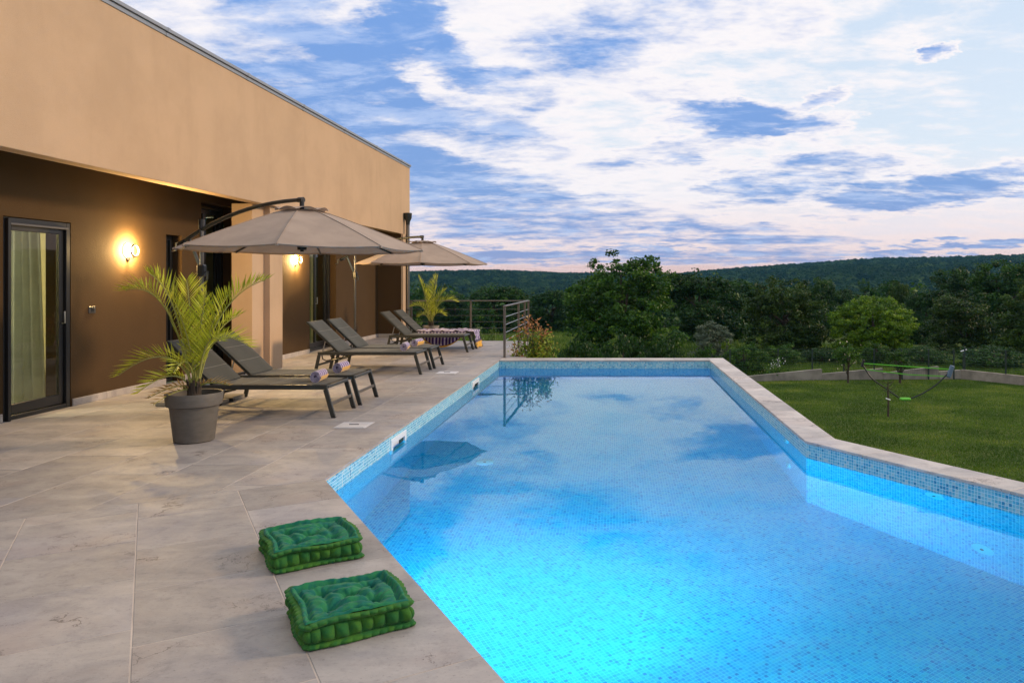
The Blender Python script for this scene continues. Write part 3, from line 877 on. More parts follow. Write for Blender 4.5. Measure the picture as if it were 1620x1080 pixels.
w3 = MB(); w3.box((-6.795, 20.202, 0), (-5.705, 20.5, 2.744)); w3.box((-6.795, 20.202, 2.7445), (-5.895, 20.5, 2.898)); hp(w3.build('end_wall', M['brown']))
w4 = MB(); w4.box((-5.703, 20.16, 0), (-5.645, 20.52, ZS - .002), 0, .004); hp(w4.build('corner_trim', M['tan']))
fa = MB(); fa.box((XF - .19, -4, ZS), (XF, 21.0, ZR - .05), 0, .006)
hp(fa.build('parapet', M['tan']))
pl = MB(); pl.prism([(-6.2, 12.25), (-5.87, 12.25), (-5.87, 12.66), (-5.77, 12.66), (-5.77, 13.14), (-6.2, 13.14)], 0, ZS - .002, 0, 0)
hp(pl.build('pillar', M['tan']))
ce = MB(); ce.box((-6.79, -4, 2.90), (XF - .192, 20.98, 3.0)); hp(ce.build('porch_ceiling', M['brown']))
fl = MB(); fl.box((XF - .23, -4.03, ZR - .048), (XF + .035, 21.035, ZR), 0, .004)
fl.box((XF + .006, -4.03, ZR - .10), (XF + .012, 21.0, ZR - .049)); hp(fl.build('roof_flashing', M['flash']))
for k in range(12):
    b = MB(); b.box((XF - .235, -3 + k * 2.1, ZR - .052), (XF + .040, -2.94 + k * 2.1, ZR + .004), 0, .003); b.box((XF + .0125, -3 + k * 2.1, ZR - .104), (XF + .0165, -2.94 + k * 2.1, ZR - .053), 0, .001); hp(b.build('flashing_joint', M['flash']))
ro = MB(); ro.box((-14, -4, 4.3), (XF - .24, 21.0, 4.4)); ro.box((-14, 20.7, 3.02), (XF - .20, 20.995, 4.3)); ro.box((-14, -4, 3.02), (XF - .2, -3.7, 4.3)); hp(ro.build('roof', M['flash']))
bk = MB()
bk.box((-14, -4, -.2), (-13.7, 20.5, 4.29)); bk.box((-13.69, -4, -.02), (-6.81, 20.5, .0)); bk.box((-13.69, -3.69, 2.62), (-6.81, 20.2, 2.7))
bk.box((-13.69, 20.21, 0), (-6.8, 20.5, 4.29)); bk.box((-13.69, -4, 0), (-6.81, -3.7, 2.6)); bk.box((-13.69, 6.4, .002), (-6.81, 6.5, 2.61)); bk.box((-13.69, 10.6, .002), (-6.81, 10.7, 2.61)); bk.box((-13.69, 13.4, .002), (-6.81, 13.5, 2.61))
hp(bk.build('inner_walls', M['inner_yellow']))
# skirting tiles along the wall foot
def skirt(x, ya, yb):
    y = ya
    while y < yb - .02:
        y1 = min(y + .6, yb); b = MB(); b.box((x, y + .0015, .001), (x + .014, y1 - .0015, .088), 0, .002); o = b.build('skirting_tile', M['skirt']); hp(o); y = y1
skirt(-6.499, 5.0, 8.03); skirt(-6.499, 9.07, 10.95); skirt(-6.499, 11.39, 11.88); skirt(-6.339, 13.31, 15.7); skirt(-6.339, 17.22, 20.18)
b = MB(); x0 = -6.32
for i in range(2): 
    b = MB(); b.box((-6.32 + i * .31, 20.186, .001), (-6.32 + i * .31 + .307, 20.2, .088), 0, .002); hp(b.build('skirting_tile', M['skirt']))

# glazed doors
def door(y0, y1, ztop, xf, label, leaves, handle=True):
    d = thing('glass_door', label, 'door', (xf, (y0 + y1) / 2, 0))
    h = (y1 - y0) / 2; f = .062
    b = MB()
    b.box((-.05, -h, 0), (.03, -h + f, ztop), 0, .004); b.box((-.05, h - f, 0), (.03, h, ztop), 0, .004)
    b.box((-.05, -h + f, ztop - f), (.03, h - f, ztop), 0, .004); b.box((-.05, -h + f, 0), (.03, h - f, .05), 0, .004)
    b.build('frame', M['black_metal'], d)
    yy = -h + f + .004; wleaf = (2 * h - 2 * f - .008) / leaves
    for i in range(leaves):
        a, c = yy + i * wleaf + .002, yy + (i + 1) * wleaf - .002; s = .07; xo = -.02 - .03 * (i % 2)
        b = MB()
        b.box((xo - .02, a, .055), (xo + .02, a + s, ztop - f - .004), 0, .004); b.box((xo - .02, c - s, .055), (xo + .02, c, ztop - f - .004), 0, .004)
        b.box((xo - .02, a + s, ztop - f - .004 - s), (xo + .02, c - s, ztop - f - .004), 0, .004); b.box((xo - .02, a + s, .055), (xo + .02, c - s, .055 + .11), 0, .004)
        sa = b.build('sash', M['black_metal'], d)
        b = MB(); b.box((xo - .004, a + s, .165), (xo + .004, c - s, ztop - f - s - .004)); b.build('pane', M['glass'], sa)
        if handle and i == 0:
            b = MB(); b.tube([(xo + .025, c - s * .5, 1.0), (xo + .06, c - s * .5, 1.0), (xo + .06, c - s * .5, 1.13), (xo + .06, c - s * .5, 1.14)], .009, 8); b.build('handle', M['steel'], sa, True)
    return d
d1 = door(8.06, 9.04, 2.18, -6.53, 'black framed glass door with a pale curtain behind, left of the round wall lamp', 1)
b = MB(); b.box((.031, -.46, 2.10), (.05, .44, 2.125), 0, .003); b.build('blind_rail', M['pole_metal'], d1)
b = MB(); b.box((.031, -.485, .0), (.075, -.445, 2.17), 0, .004); b.build('side_post', M['black_metal'], d1)
door(10.98, 11.36, 2.16, -6.66, 'narrow dark framed glazed door behind the potted palm', 1, False)
door(11.92, 12.93, 2.73, -6.72, 'tall black framed window between the brown wall and the tan pillar', 2, False)
door(15.74, 17.18, 2.24, -6.50, 'black sliding glass door with a green curtain behind the middle loungers', 2, True)
# curtains
def curtain(x, y0, y1, z0, z1, label, waves=9, amp=.035, m='curtain', lean=0):
    n = 90; vs = []; fs = []
    for i in range(n + 1):
        t = i / n; 
        for j in range(9):
            s = j / 8
            a = amp * (1 - .4 * s) * (math.sin(t * waves * 2 * pi + .6 * math.sin(t * 11)) + .3 * math.sin(t * 37))
            vs.append((x + a, y0 + (y1 - y0) * t + lean * (1 - s) * (t - .5), z0 + (z1 - z0) * s))
    for i in range(n):
        for j in range(8): fs.append((i * 9 + j, (i + 1) * 9 + j, (i + 1) * 9 + j + 1, i * 9 + j + 1))
    b = MB(); b.addmesh(vs, fs); o = b.build('curtain', M[m], None, True, 80)
    tag(o, label, 'curtain'); return o
curtain(-7.02, 8.55, 9.25, .03, 2.55, 'pale sheer curtain hanging inside the black glass door left of the palm', 6, .03, 'curtain', .25)
M['curtain_g'] = fabric('green_curtain', (.33, .38, .22), 300, .1, .3)
curtain(-6.95, 16.55, 17.3, .03, 2.55, 'pale green curtain inside the sliding door behind the middle loungers', 6, .03, 'curtain_g')
# white chest inside the first door
t = thing('low_chest', 'white low chest seen through the black glass door', 'chest', (-8.3, 8.6, 0))
b = MB(); b.box((-.3, -1.3, .12), (.3, 1.3, .62), 0, .01); b.build('body', M['white_paint'], t)
b = MB(); b.box((-.33, -1.34, .621), (.33, 1.34, .66), 0, .008); b.build('top', M['white_paint'], t)
for i in range(3):
    b = MB(); b.box((.301, -1.26 + i * .85, .16), (.318, -.46 + i * .85, .58), 0, .006); b.build('drawer_front', M['white_paint'], t)
b = MB(); b.box((-.27, -1.26, .0), (.27, 1.26, .119)); b.build('plinth', simple('dark_wood', (.06, .025, .015), .6), t)
# towel stack inside the sliding door
t = thing('shelf_unit', 'dark green shelf inside the sliding door holding white towels', 'shelf', (-7.15, 15.95, 0))
b = MB(); b.box((-.25, -.4, 0), (.25, .4, .85), 0, .005); b.build('cabinet', simple('dark_green_board', (.01, .035, .022), .5), t)
b = MB(); b.box((-.25, -.4, .0), (-.23, .4, 1.5), 0, .004); b.build('back_panel', bpy.data.materials['dark_green_board'], t, loc=(-.03, 0, 0))
for i in range(3):
    b = MB(); b.box((-.15, -.18, -.04), (.15, .18, .04), 0, .03); o = b.build('folded_towel', M['linen'], None, True, 60); o.location = (-7.1, 15.95, .895 + i * .083)
    tag(o, ('lowest folded white towel on the shelf inside the sliding door', 'middle folded white towel on the shelf inside the sliding door', 'topmost folded white towel on the shelf inside the sliding door')[i], 'towel', 'folded towels on the indoor shelf')
# room lamps (the rooms behind the glass are lit)
def room_lamp(loc, e, label):
    t = thing('ceiling_lamp', label, 'ceiling lamp', loc)
    b = MB(); b.lathe([(0, -.05), (.15, -.045), (.18, -.01), (.18, 0)], 24); b.build('shade', M['glow'], t, True)
    ld = bpy.data.lights.new('room_light', 'POINT'); ld.energy = e; ld.shadow_soft_size = .15; ld.color = (1, .88, .66)
    lo = bpy.data.objects.new('room_light', ld); COL.objects.link(lo); lo.parent = t; lo.location = (0, 0, -.3)
room_lamp((-8.6, 7.4, 2.62), 300, 'lit ceiling lamp in the room behind the black glass door')
room_lamp((-8.2, 15.2, 2.62), 170, 'lit ceiling lamp in the room behind the sliding door')
# wall lamps
def wall_lamp(x, y, z, label, e):
    t = thing('wall_lamp', label, 'wall lamp', (x, y, z), 'round lamps on the brown walls')
    b = MB(); b.lathe([(0, 0), (.0, .0)], 4)
    b = MB()
    n = 24
    b.box((0, -.028, -.13), (.022, .028, -.075), 0, .004); b.tube([(.02, 0, -.10), (.075, 0, -.10), (.10, 0, -.075)], .008, 8)
    b.build('bracket', M['black_metal'], t)
    b = MB(); pts = [(.10, .078 * math.sin(a), .078 * math.cos(a)) for a in [2 * pi * k / 32 for k in range(33)]]
    b.tube(pts, .0125, 8, 0, False); b.build('ring', M['black_metal'], t, True)
    b = MB(); b.tube([(.008, 0, 0), (.020, 0, 0)], [.10, .085], 28); b.build('wall_glare', M['glow'], t, True)  # glowing disc added as the overlit patch of wall behind the ring
    ld = bpy.data.lights.new('wall_light', 'POINT'); ld.energy = e; ld.shadow_soft_size = .045; ld.color = (1, .66, .26)
    lo = bpy.data.objects.new('wall_light', ld); COL.objects.link(lo); lo.parent = t; lo.location = (.10, 0, 0)
wall_lamp(-6.5, 10.1, 1.90, 'glowing round wall lamp between the glass door and the palm', 205)
wall_lamp(-6.34, 15.0, 1.91, 'glowing round wall lamp beyond the tan pillar', 205)
# switch box
t = thing('wall_socket', 'small grey framed switch on the brown wall below the lamp', 'switch', (-6.5, 9.41, 1.14))
b = MB(); b.box((0, -.06, -.042), (.010, .06, .042), 0, .003); b.build('plate', M['pole_metal'], t)
b = MB(); b.box((.0105, -.028, -.026), (.014, .028, .026), 0, .002); b.build('rocker', M['black_metal'], t)
# downpipe
t = thing('downpipe', 'dark metal rainwater pipe with a funnel head at the far corner of the house', 'downpipe', (-5.60, 20.45, 0))
b = MB(); b.tube([(0, 0, .02), (0, 0, 3.0)], .048, 14); b.build('pipe', M['pole_metal'], t, True)
b = MB(); b.tube([(0, 0, 3.0), (0, 0, 3.1), (0, 0, 3.18), (0, 0, 3.32)], [.05, .06, .10, .11], 14); b.build('hopper', M['dark_metal'], t, True)
for z in (.7, 2.0):
    b = MB(); b.tube([(0, 0, z), (0, 0, z + .04)], .055, 14); b.build('bracket', M['dark_metal'], t, True)

# ------------------------------------------------------------------ railing
rail = thing('railing', 'grey metal railing with thin cables round the far left end of the terrace', 'railing', (-2.17, 16.9, 0))
def rp(o): o.parent = rail; o.matrix_parent_inverse = Matrix.Translation((2.17, -16.9, 0)); return o
for (x, y) in ((-2.17, 14.82), (-2.17, 16.95), (-2.17, 18.1), (-2.17, 18.86), (-3.6, 18.86), (-5.08, 18.86)):
    b = MB(); b.box((x - .022, y - .022, .0), (x + .022, y + .022, .985), 0, .003); b.box((x - .05, y - .05, 0), (x + .05, y + .05, .008), 0, .002)
    rp(b.build('post', M['rail_metal']))
b = MB(); b.beam((-2.17, 14.78, 1.0), (-2.17, 18.9, 1.0), .06, .028, 0, .004); rp(b.build('top_rail', M['rail_metal']))
b = MB(); b.beam((-2.205, 18.86, 1.0), (-5.12, 18.86, 1.0), .06, .028, 0, .004); rp(b.build('top_rail', M['rail_metal']))
for k in range(5):
    z = .17 + k * .155
    b = MB(); b.tube([(-2.17, 14.845, z), (-2.17, 18.835, z)], .0065, 6); rp(b.build('cable', M['steel'], None, True))
    b = MB(); b.tube([(-2.2, 18.86, z), (-5.055, 18.86, z)], .0045, 6); rp(b.build('cable', M['rail_metal'], None, True))

# ------------------------------------------------------------------ sun loungers
def build_lounger(label):
    t = thing('sun_lounger', label, 'sun lounger', (-3.95, 8.62, 0), 'sun loungers on the terrace')
    hw = .335; xf = .80; xb = -.78; zt = .335
    dm = M['dark_metal']
    def wf(b, nm, m, par=t, sm=False): return b.build(nm, m, par, sm)
    b = MB()
    for s in (-1, 1): b.beam((xb, s * (hw - .015), zt), (xf, s * (hw - .015), zt), .03, .05, 0, .006)
    b.beam((xf - .015, -hw + .03, zt), (xf - .015, hw - .03, zt), .045, .03, 0, .005); b.beam((xb + .015, -hw + .03, zt), (xb + .015, hw - .03, zt), .045, .03, 0, .005)
    b.beam((-.40, -hw + .03, zt - .02), (-.40, hw - .03, zt - .02), .03, .03, 0, .004)
    wf(b, 'frame', dm)
    for s in (-1, 1):
        b = MB(); b.beam((xf - .02, s * (hw - .015), zt - .024), (xf + .065, s * (hw - .015), .012), .028, .05, 0, .005, (1, 0, 0)); l = wf(b, 'leg', dm)
        b = MB(); b.box((xf + .045, s * (hw - .015) - .016, 0), (xf + .092, s * (hw - .015) + .016, .014), 0, .003); wf(b, 'foot_cap', M['black_metal'], l)
        b = MB(); b.beam((xb + .02, s * (hw - .015), zt - .024), (xb - .045, s * (hw - .015), .012), .028, .05, 0, .005, (1, 0, 0)); l = wf(b, 'leg', dm)
        b = MB(); b.box((xb - .07, s * (hw - .015) - .016, 0), (xb - .022, s * (hw - .015) + .016, .014), 0, .003); wf(b, 'foot_cap', M['black_metal'], l)
    b = MB(); b.beam((xf + .035, -hw + .03, .15), (xf + .035, hw - .03, .15), .018, .034, 0, .003); wf(b, 'stretcher', M['rail_metal'])
    b = MB(); b.beam((xb - .018, -hw + .03, .15), (xb - .018, hw - .03, .15), .018, .034, 0, .003); wf(b, 'stretcher', dm)
    # seat sling: four padded panels
    def sling(p0, p1, n, nm, sag):
        b = MB(); p0 = Vector(p0); p1 = Vector(p1); d = p1 - p0; L = d.length; d.normalize(); up = Vector((-d.z, 0, d.x)) * (1 if d.x > 0 else -1)
        nu = n * 8; nv = 12; vs = []; fs = []
        for i in range(nu + 1):
            u = i / nu; fr = (u * n) % 1.0
            q = abs(math.sin(pi * u * n)) ** .35 if 0 < u < 1 else 0
            for j in range(nv + 1):
                v = j / nv; y = (v - .5) * 2 * (hw - .032); e_ = min(1, min(v, 1 - v) * 12)
                h = .004 + .009 * q * e_ - sag * math.sin(pi * v)
                vs.append(tuple(p0 + d * L * u + up * h + Vector((0, y, 0))))
        for i in range(nu):
            for j in range(nv): fs.append((i * (nv + 1) + j, (i + 1) * (nv + 1) + j, (i + 1) * (nv + 1) + j + 1, i * (nv + 1) + j + 1))
        k = len(vs); 
        vs2 = [tuple(Vector(p) - up * .014) for p in vs]
        fs2 = [tuple(a + k for a in f[::-1]) for f in fs]
        b.addmesh(vs + vs2, fs + fs2)
        o_ = wf(b, nm, M['sling'], t, True)
        for k in range(1, n):
            c_ = p0 + d * L * (k / n) + up * .0055; sb = MB()
            sb.tube([c_ + Vector((0, y * (hw - .04), 0)) - up * sag * math.cos(y * pi / 2) for y in (-1, -.5, 0, .5, 1)], .0035, 5)
            wf(sb, 'seam', M['seam'], o_, True)
        return o_
    sling((-.45, 0, zt + .022), (xf - .04, 0, zt + .022), 4, 'seat', .006)
    a0 = Vector((-.47, 0, zt + .015)); a1 = Vector((-.97, 0, .825))
    b = MB()
    for s in (-1, 1): b.beam(a0 + Vector((0, s * (hw - .05), 0)), a1 + Vector((0, s * (hw - .05), 0)), .026, .026, 0, .005)
    b.beam(a1 + Vector((0, -hw + .04, 0)), a1 + Vector((0, hw - .04, 0)), .026, .026, 0, .005); b.beam(a0 + Vector((0, -hw + .06, 0)), a0 + Vector((0, hw - .06, 0)), .02, .02, 0, .004)
    br = wf(b, 'backrest_frame', dm)
    sling(a1 + Vector((.012, 0, .016)), a0 + Vector((.012, 0, .016)), 3, 'backrest', .008)
    b = MB()
    mid = a0.lerp(a1, .42)
    for s in (-1, 1): b.tube([mid + Vector((0, s * (hw - .075), -.01)), (-.74, s * (hw - .075), zt - .03)], .009, 8)
    b.tube([(-.74, -hw + .075, zt - .03), (-.74, hw - .075, zt - .03)], .009, 8); wf(b, 'backrest_prop', M['steel'], t, True)
    for s in (-1, 1):
        b = MB(); b.tube([(-.77, s * .18, zt - .02), (-.76, s * .18, zt - .10), (-.70, s * .18, zt - .13), (-.46, s * .18, zt - .10), (-.40, s * .18, zt - .03)], .01, 8)
        wf(b, 'adjustment_rack', M['black_metal'], t, True)
    return t
L0 = build_lounger('nearest dark sun lounger, the one beside the potted palm with a striped rolled towel')
LY = [8.625, 9.48, 12.46, 13.25, 16.23, 17.07]
LL = ['', 'second dark sun lounger from the front, before the tan pillar, with a rolled towel',
      'near sun lounger of the middle pair, rolled towel with clear spiral end on it',
      'far sun lounger of the middle pair, deep purple rolled towel on it',
      'dark sun lounger of the farthest pair, on its near side, with nothing on the seat',
      'farthest dark sun lounger, its seat covered by a spread striped towel']
loungers = [L0]
L0.location = (-3.955, LY[0], 0)
for i in range(1, 6):
    c = copy_tree(L0); c.location = (-3.955 + [0, 0, -.03, .0, -.02, .02][i], LY[i], 0); c['label'] = LL[i]; c.rotation_euler.z = [0, .004, -.004, .006, .0, -.006][i]; loungers.append(c)

# ------------------------------------------------------------------ rolled towels
def roll_mesh(seed, L=.30):
    rg = random.Random(seed)
    b = MB(); turns = 3.3; n = 90; th = .0075
    r0, r1 = .010, .060
    pts = []; s = 0; last = None; S = []
    for i in range(n + 1):
        u = i / n; a = u * turns * 2 * pi + rg.random() * .02; r = r0 + (r1 - r0) * u
        q = (r * 1.06 * math.cos(a), r * .94 * math.sin(a))
        if last: s += math.dist(q, last)
        last = q; pts.append((q, a)); S.append(s)
    S = [v / s for v in S]
    nl = 10
    for i in range(n):
        (q0, a0), (q1, a1) = pts[i], pts[i + 1]
        o0 = (q0[0] + th * math.cos(a0), q0[1] + th * math.sin(a0)); o1 = (q1[0] + th * math.cos(a1), q1[1] + th * math.sin(a1))
        for k in range(nl):
            y0 = -L / 2 + L * k / nl; y1 = -L / 2 + L * (k + 1) / nl
            b.face([(o0[0], y0, o0[1]), (o0[0], y1, o0[1]), (o1[0], y1, o1[1]), (o1[0], y0, o1[1])], 0, [(y0 + 1, S[i]), (y1 + 1, S[i]), (y1 + 1, S[i + 1]), (y0 + 1, S[i + 1])])
            b.face([(q0[0], y1, q0[1]), (q0[0], y0, q0[1]), (q1[0], y0, q1[1]), (q1[0], y1, q1[1])], 0, [(y1 + 1, S[i]), (y0 + 1, S[i]), (y0 + 1, S[i + 1]), (y1 + 1, S[i + 1])])
        for yy, fl_ in ((-L / 2, False), (L / 2, True)):
            m0 = ((q0[0] * .55 + o0[0] * .45), (q0[1] * .55 + o0[1] * .45)); m1 = ((q1[0] * .55 + o1[0] * .45), (q1[1] * .55 + o1[1] * .45))
            f1 = [(q0[0], yy, q0[1]), (m0[0], yy, m0[1]), (m1[0], yy, m1[1]), (q1[0], yy, q1[1])]
            f2 = [(m0[0], yy, m0[1]), (o0[0], yy, o0[1]), (o1[0], yy, o1[1]), (m1[0], yy, m1[1])]
            if fl_: f1 = f1[::-1]; f2 = f2[::-1]
            b.face(f1, 2); b.face(f2, 1)
    q, a = pts[-1]; o_ = (q[0] + th * math.cos(a), q[1] + th * math.sin(a))
    b.face([(q[0], -L / 2, q[1]), (o_[0], -L / 2, o_[1]), (o_[0], L / 2, o_[1]), (q[0], L / 2, q[1])], 0, [(1, 1), (1, 1), (1, 1), (1, 1)])
    return b
zt_ = .335 + .034 + .062
TL = [('rolled purple and white striped towel with yellow hem on the nearest lounger', -3.36, 8.60, .10, 1),
      ('rolled striped towel with yellow hem on the second lounger, just behind the nearest towel', -3.42, 9.46, .02, 2),
      ('rolled striped towel with a clear spiral end on the near lounger of the middle pair', -3.44, 12.40, .12, 3),
      ('deep purple rolled towel with yellow hem on the far lounger of the middle pair', -3.45, 13.22, -.12, 4)]
for i, (lb, x, y, rz, sd_) in enumerate(TL):
    o = roll_mesh(sd_).build('rolled_towel', [M['towel'], M['towel_white'], M['towel_purple']], None, True, 50)
    o.location = (x, y, zt_); o.rotation_euler = (0, R([112, 108, 114, 95][i]), rz); tag(o, lb, 'towel', 'rolled towels on the loungers')
# spread towels on the farthest pair
def cloth(pathf, n, m, uvl, nm, label, thick=.006):
    vs = []; uv = []
    for i in range(n + 1):
        for j in range(m + 1):
            vs.append(pathf(i / n, j / m)); uv.append((uvl[0] * i / n, j / m * .99))
    b = MB()
    for i in range(n):
        for j in range(m):
            q = [i * (m + 1) + j, (i + 1) * (m + 1) + j, (i + 1) * (m + 1) + j + 1, i * (m + 1) + j + 1]
            b.face([vs[a] for a in q], 0, [uv[a] for a in q])
    me_ = b.mesh(nm, M['towel'])
    import bmesh
    bm = bmesh.new(); bm.from_mesh(me_); bmesh.ops.remove_doubles(bm, verts=bm.verts, dist=1e-5); bm.to_mesh(me_); bm.free(); me_.shade_smooth()
    o = link(nm, me_); md = o.modifiers.new('thickness', 'SOLIDIFY'); md.thickness = thick; md.offset = 1
    tag(o, label, 'towel', 'striped towels spread over the farthest loungers'); return o
def f_seat(u, v):   # v along the lounger (head to foot, hanging over), u across
    y = 17.07 + (u - .5) * .70; s = v * 1.75
    w = .016 * math.sin(u * 15 + s * 6) + .012 * math.sin(s * 19 + u * 9) + .007 * math.sin(s * 41 - u * 13)
    if s < 1.22: return (-4.40 + s, y, .385 + abs(w))
    q = s - 1.22; a = min(q / .06, 1) * pi / 2
    x = -3.165 + .03 * math.sin(a) + (q * .15); z = .385 - max(0, q - .03) * .72
    return (x + w + .02 * math.sin(u * 13), y - q * .12 * (u - .1), z)
cloth(f_seat, 36, 70, (.62,), 'spread_towel', 'striped towel lying over the farthest lounger and hanging off its foot end')
def f_hang(u, v):   # hangs in a swag below the near rail
    x = -4.35 + u * 1.05; sag = math.sin(pi * u) ** .8
    z0 = .40; drop = .03 + .33 * sag * v
    y = 16.70 - .03 * math.sin(v * pi) + .012 * math.sin(u * 30 + v * 3)
    return (x, y + (-.10 if v > .0 else 0) * v * sag, max(.012, z0 - drop))
cloth(f_hang, 50, 22, (1.0,), 'hanging_towel', 'dark striped towel sagging to the floor between the two farthest loungers')

# ------------------------------------------------------------------ cantilever parasols
def parasol(label, hub, pole, zr=1.865, Rr=1.35, ph=-2.136):
    hx, hy = hub; t = thing('cantilever_parasol', label, 'parasol', (pole[0], pole[1], 0), 'taupe cantilever parasols')
    ox, oy = pole
    def L(x, y, z): return Vector((x - ox, y - oy, z))
    zt = zr + .45
    # canopy: eight panels, each slightly hollow between ribs
    b = MB(); n = 8; nr = 10; nt = 8; r_in = .16
    cor = [(math.cos(ph + k * pi / 4), math.sin(ph + k * pi / 4)) for k in range(8)]
    grid = {}
    vs = []; fs = []
    def pt(k, u, v, dz=0):      # u along panel edge, v hub to rim
        c0, c1 = cor[k % 8], cor[(k + 1) % 8]
        rad = r_in + (Rr - r_in) * v
        ex = c0[0] + (c1[0] - c0[0]) * u; ey = c0[1] + (c1[1] - c0[1]) * u
        hollow = math.sin(pi * u)
        pull = 1 - .022 * hollow * v * v
        z = zt - (zt - zr) * (v ** 1.12) - hollow * .022 * v * (1 - .2 * v) + dz
        return (hx - ox + ex * rad * pull, hy - oy + ey * rad * pull, z)
    for k in range(8):
        base = len(vs)
        for j in range(nr + 1):
            for i in range(nt + 1): vs.append(pt(k, i / nt, j / nr))
        for j in range(nr):
            for i in range(nt): fs.append((base + j * (nt + 1) + i, base + (j + 1) * (nt + 1) + i, base + (j + 1) * (nt + 1) + i + 1, base + j * (nt + 1) + i + 1))
        # hem turned under
        base2 = len(vs)
        for i in range(nt + 1):
            p = pt(k, i / nt, 1.0); q = pt(k, i / nt, .985); vs.append(p); vs.append((q[0], q[1], q[2] - .022))
        for i in range(nt): fs.append((base2 + i * 2, base2 + i * 2 + 1, base2 + i * 2 + 3, base2 + i * 2 + 2))
    b.addmesh(vs, fs); can = b.build('canopy', M['canopy'], t, True, 12)
    # seams
    b = MB()
    for k in range(8): b.tube([pt(k, 0, v / 8, .004) for v in range(9)], .004, 5)
    b.build('seam', M['canopy'], can, True)
    # scalloped vent cap
    b = MB(); vs = []; fs = []
    for k in range(64):
        a = 2 * pi * k / 64; c = abs(math.sin((a - ph) * 4)); r = .27
        for j in range(5):
            v = j / 4; rr_ = .02 + r * v; z = zt + .045 - .055 * v + (.035 * c * v * v)
            vs.append((hx - ox + rr_ * math.cos(a), hy - oy + rr_ * math.sin(a), z))
    for k in range(64):
        for j in range(4): fs.append((k * 5 + j, k * 5 + j + 1, ((k + 1) % 64) * 5 + j + 1, ((k + 1) % 64) * 5 + j))
    b.addmesh(vs, fs); b.build('vent_cap', M['canopy'], can, True)
    for k in range(8):
        b = MB(); c = cor[k]
        p0 = L(hx + c[0] * .05, hy + c[1] * .05, zt - .06); p1 = L(hx + c[0] * (Rr - .02), hy + c[1] * (Rr - .02), zr - .012)
        b.beam(p0, p0.lerp(p1, .5) + Vector((0, 0, -.006)), .014, .022, 0, .002); b.beam(p0.lerp(p1, .5) + Vector((0, 0, -.006)), p1, .014, .022, 0, .002)
        rb = b.build('rib', M['dark_metal'], t)
        b = MB(); b.beam(L(hx + c[0] * .04, hy + c[1] * .04, zt - .42), p0.lerp(p1, .48) + Vector((0, 0, -.015)), .010, .014, 0, .002); b.build('strut', M['dark_metal'], rb)
        b = MB(); b.tube([p1 + Vector((c[0] * -.02, c[1] * -.02, 0)), p1 + Vector((c[0] * .028, c[1] * .028, .004))], .012, 8); b.build('rib_tip', M['canopy'], rb, True)
    b = MB(); b.tube([L(hx, hy, zt - .48), L(hx, hy, zt + .02)], .02, 12); b.lathe([(.0, 0), (.05, 0), (.055, .05), (.0, .06)], 16, 0, tuple(L(hx, hy, zt - .46))); b.lathe([(.0, 0), (.055, 0), (.055, .05), (.0, .06)], 16, 0, tuple(L(hx, hy, zt - .10)))
    b.build('hub', M['black_metal'], t, True)
    # pole
    b = MB(); b.tube([L(ox, oy, .05), L(ox, oy, 2.21)], .024, 14); b.build('pole', M['pole_metal'], t, True)
    b = MB(); b.tube([L(ox, oy, 2.14), L(ox, oy, 2.26)], .036, 14); b.build('pole_head', M['black_metal'], t, True)
    b = MB(); b.tube([L(ox, oy, .04), L(ox, oy, .42)], .032, 14); b.build('pole_sleeve', M['black_metal'], t, True)
    # arched arm through the pole head, tail with crank
    dv = Vector((hx - ox, hy - oy, 0)); D = dv.length; dv.normalize()
    def A(s, z): return L(ox + dv.x * s, oy + dv.y * s, z)
    ctrl = []
    for k in range(19):
        s = -.32 + (D + .32) * k / 18; q = (s + .32) / (D + .32)
        z = 1.99 + (zt + .12 - 1.99) * (1 - (1 - q) ** 2.1)
        ctrl.append(A(s, z))
    b = MB(); b.tube(ctrl, .024, 12); b.build('arm', M['dark_metal'], t, True)
    b = MB(); b.tube([ctrl[-1] - dv * .05, ctrl[-1] + dv * .02], .032, 12); b.tube([ctrl[-1], ctrl[-1] - Vector((0, 0, .13))], .026, 12); b.build('arm_elbow', M['black_metal'], t, True)
    b = MB(); b.tube([ctrl[0] - dv * .06 + Vector((0, 0, -.03)), ctrl[0] + dv * .03], .034, 12); hs = b.build('crank_housing', M['black_metal'], t, True)
    b = MB(); q = ctrl[0] - dv * .05; b.tube([q, q - dv * .08 + Vector((0, 0, -.02)), q - dv * .09 + Vector((0, 0, -.11)), q - dv * .15 + Vector((0, 0, -.12))], .009, 8); b.build('crank_handle', M['steel'], hs, True)
    b = MB(); b.beam(ctrl[1] + Vector((0, 0, -.02)), L(ox, oy, 1.62), .026, .034, 0, .004); b.build('brace', M['dark_metal'], t)
    b = MB(); b.box(tuple(L(ox, oy, 1.55) - Vector((.045, .045, 0))), tuple(L(ox, oy, 1.70) + Vector((.045, .045, 0))), 0, .015); sl = b.build('slider', M['black_metal'], t)
    b = MB(); b.tube([L(ox + .045, oy - .02, 1.60), L(ox + .085, oy - .02, 1.62), L(ox + .085, oy - .02, 1.52), L(ox + .05, oy - .02, 1.50)], .009, 8); b.build('grip', M['black_metal'], sl, True)
    # cross base with slabs
    b = MB(); b.beam(L(ox - .4, oy, .03), L(ox + .4, oy, .03), .05, .04, 0, .004); b.beam(L(ox, oy - .4, .0285), L(ox, oy + .4, .0285), .05, .04, 0, .004); cb_ = b.build('cross_base', M['black_metal'], t)
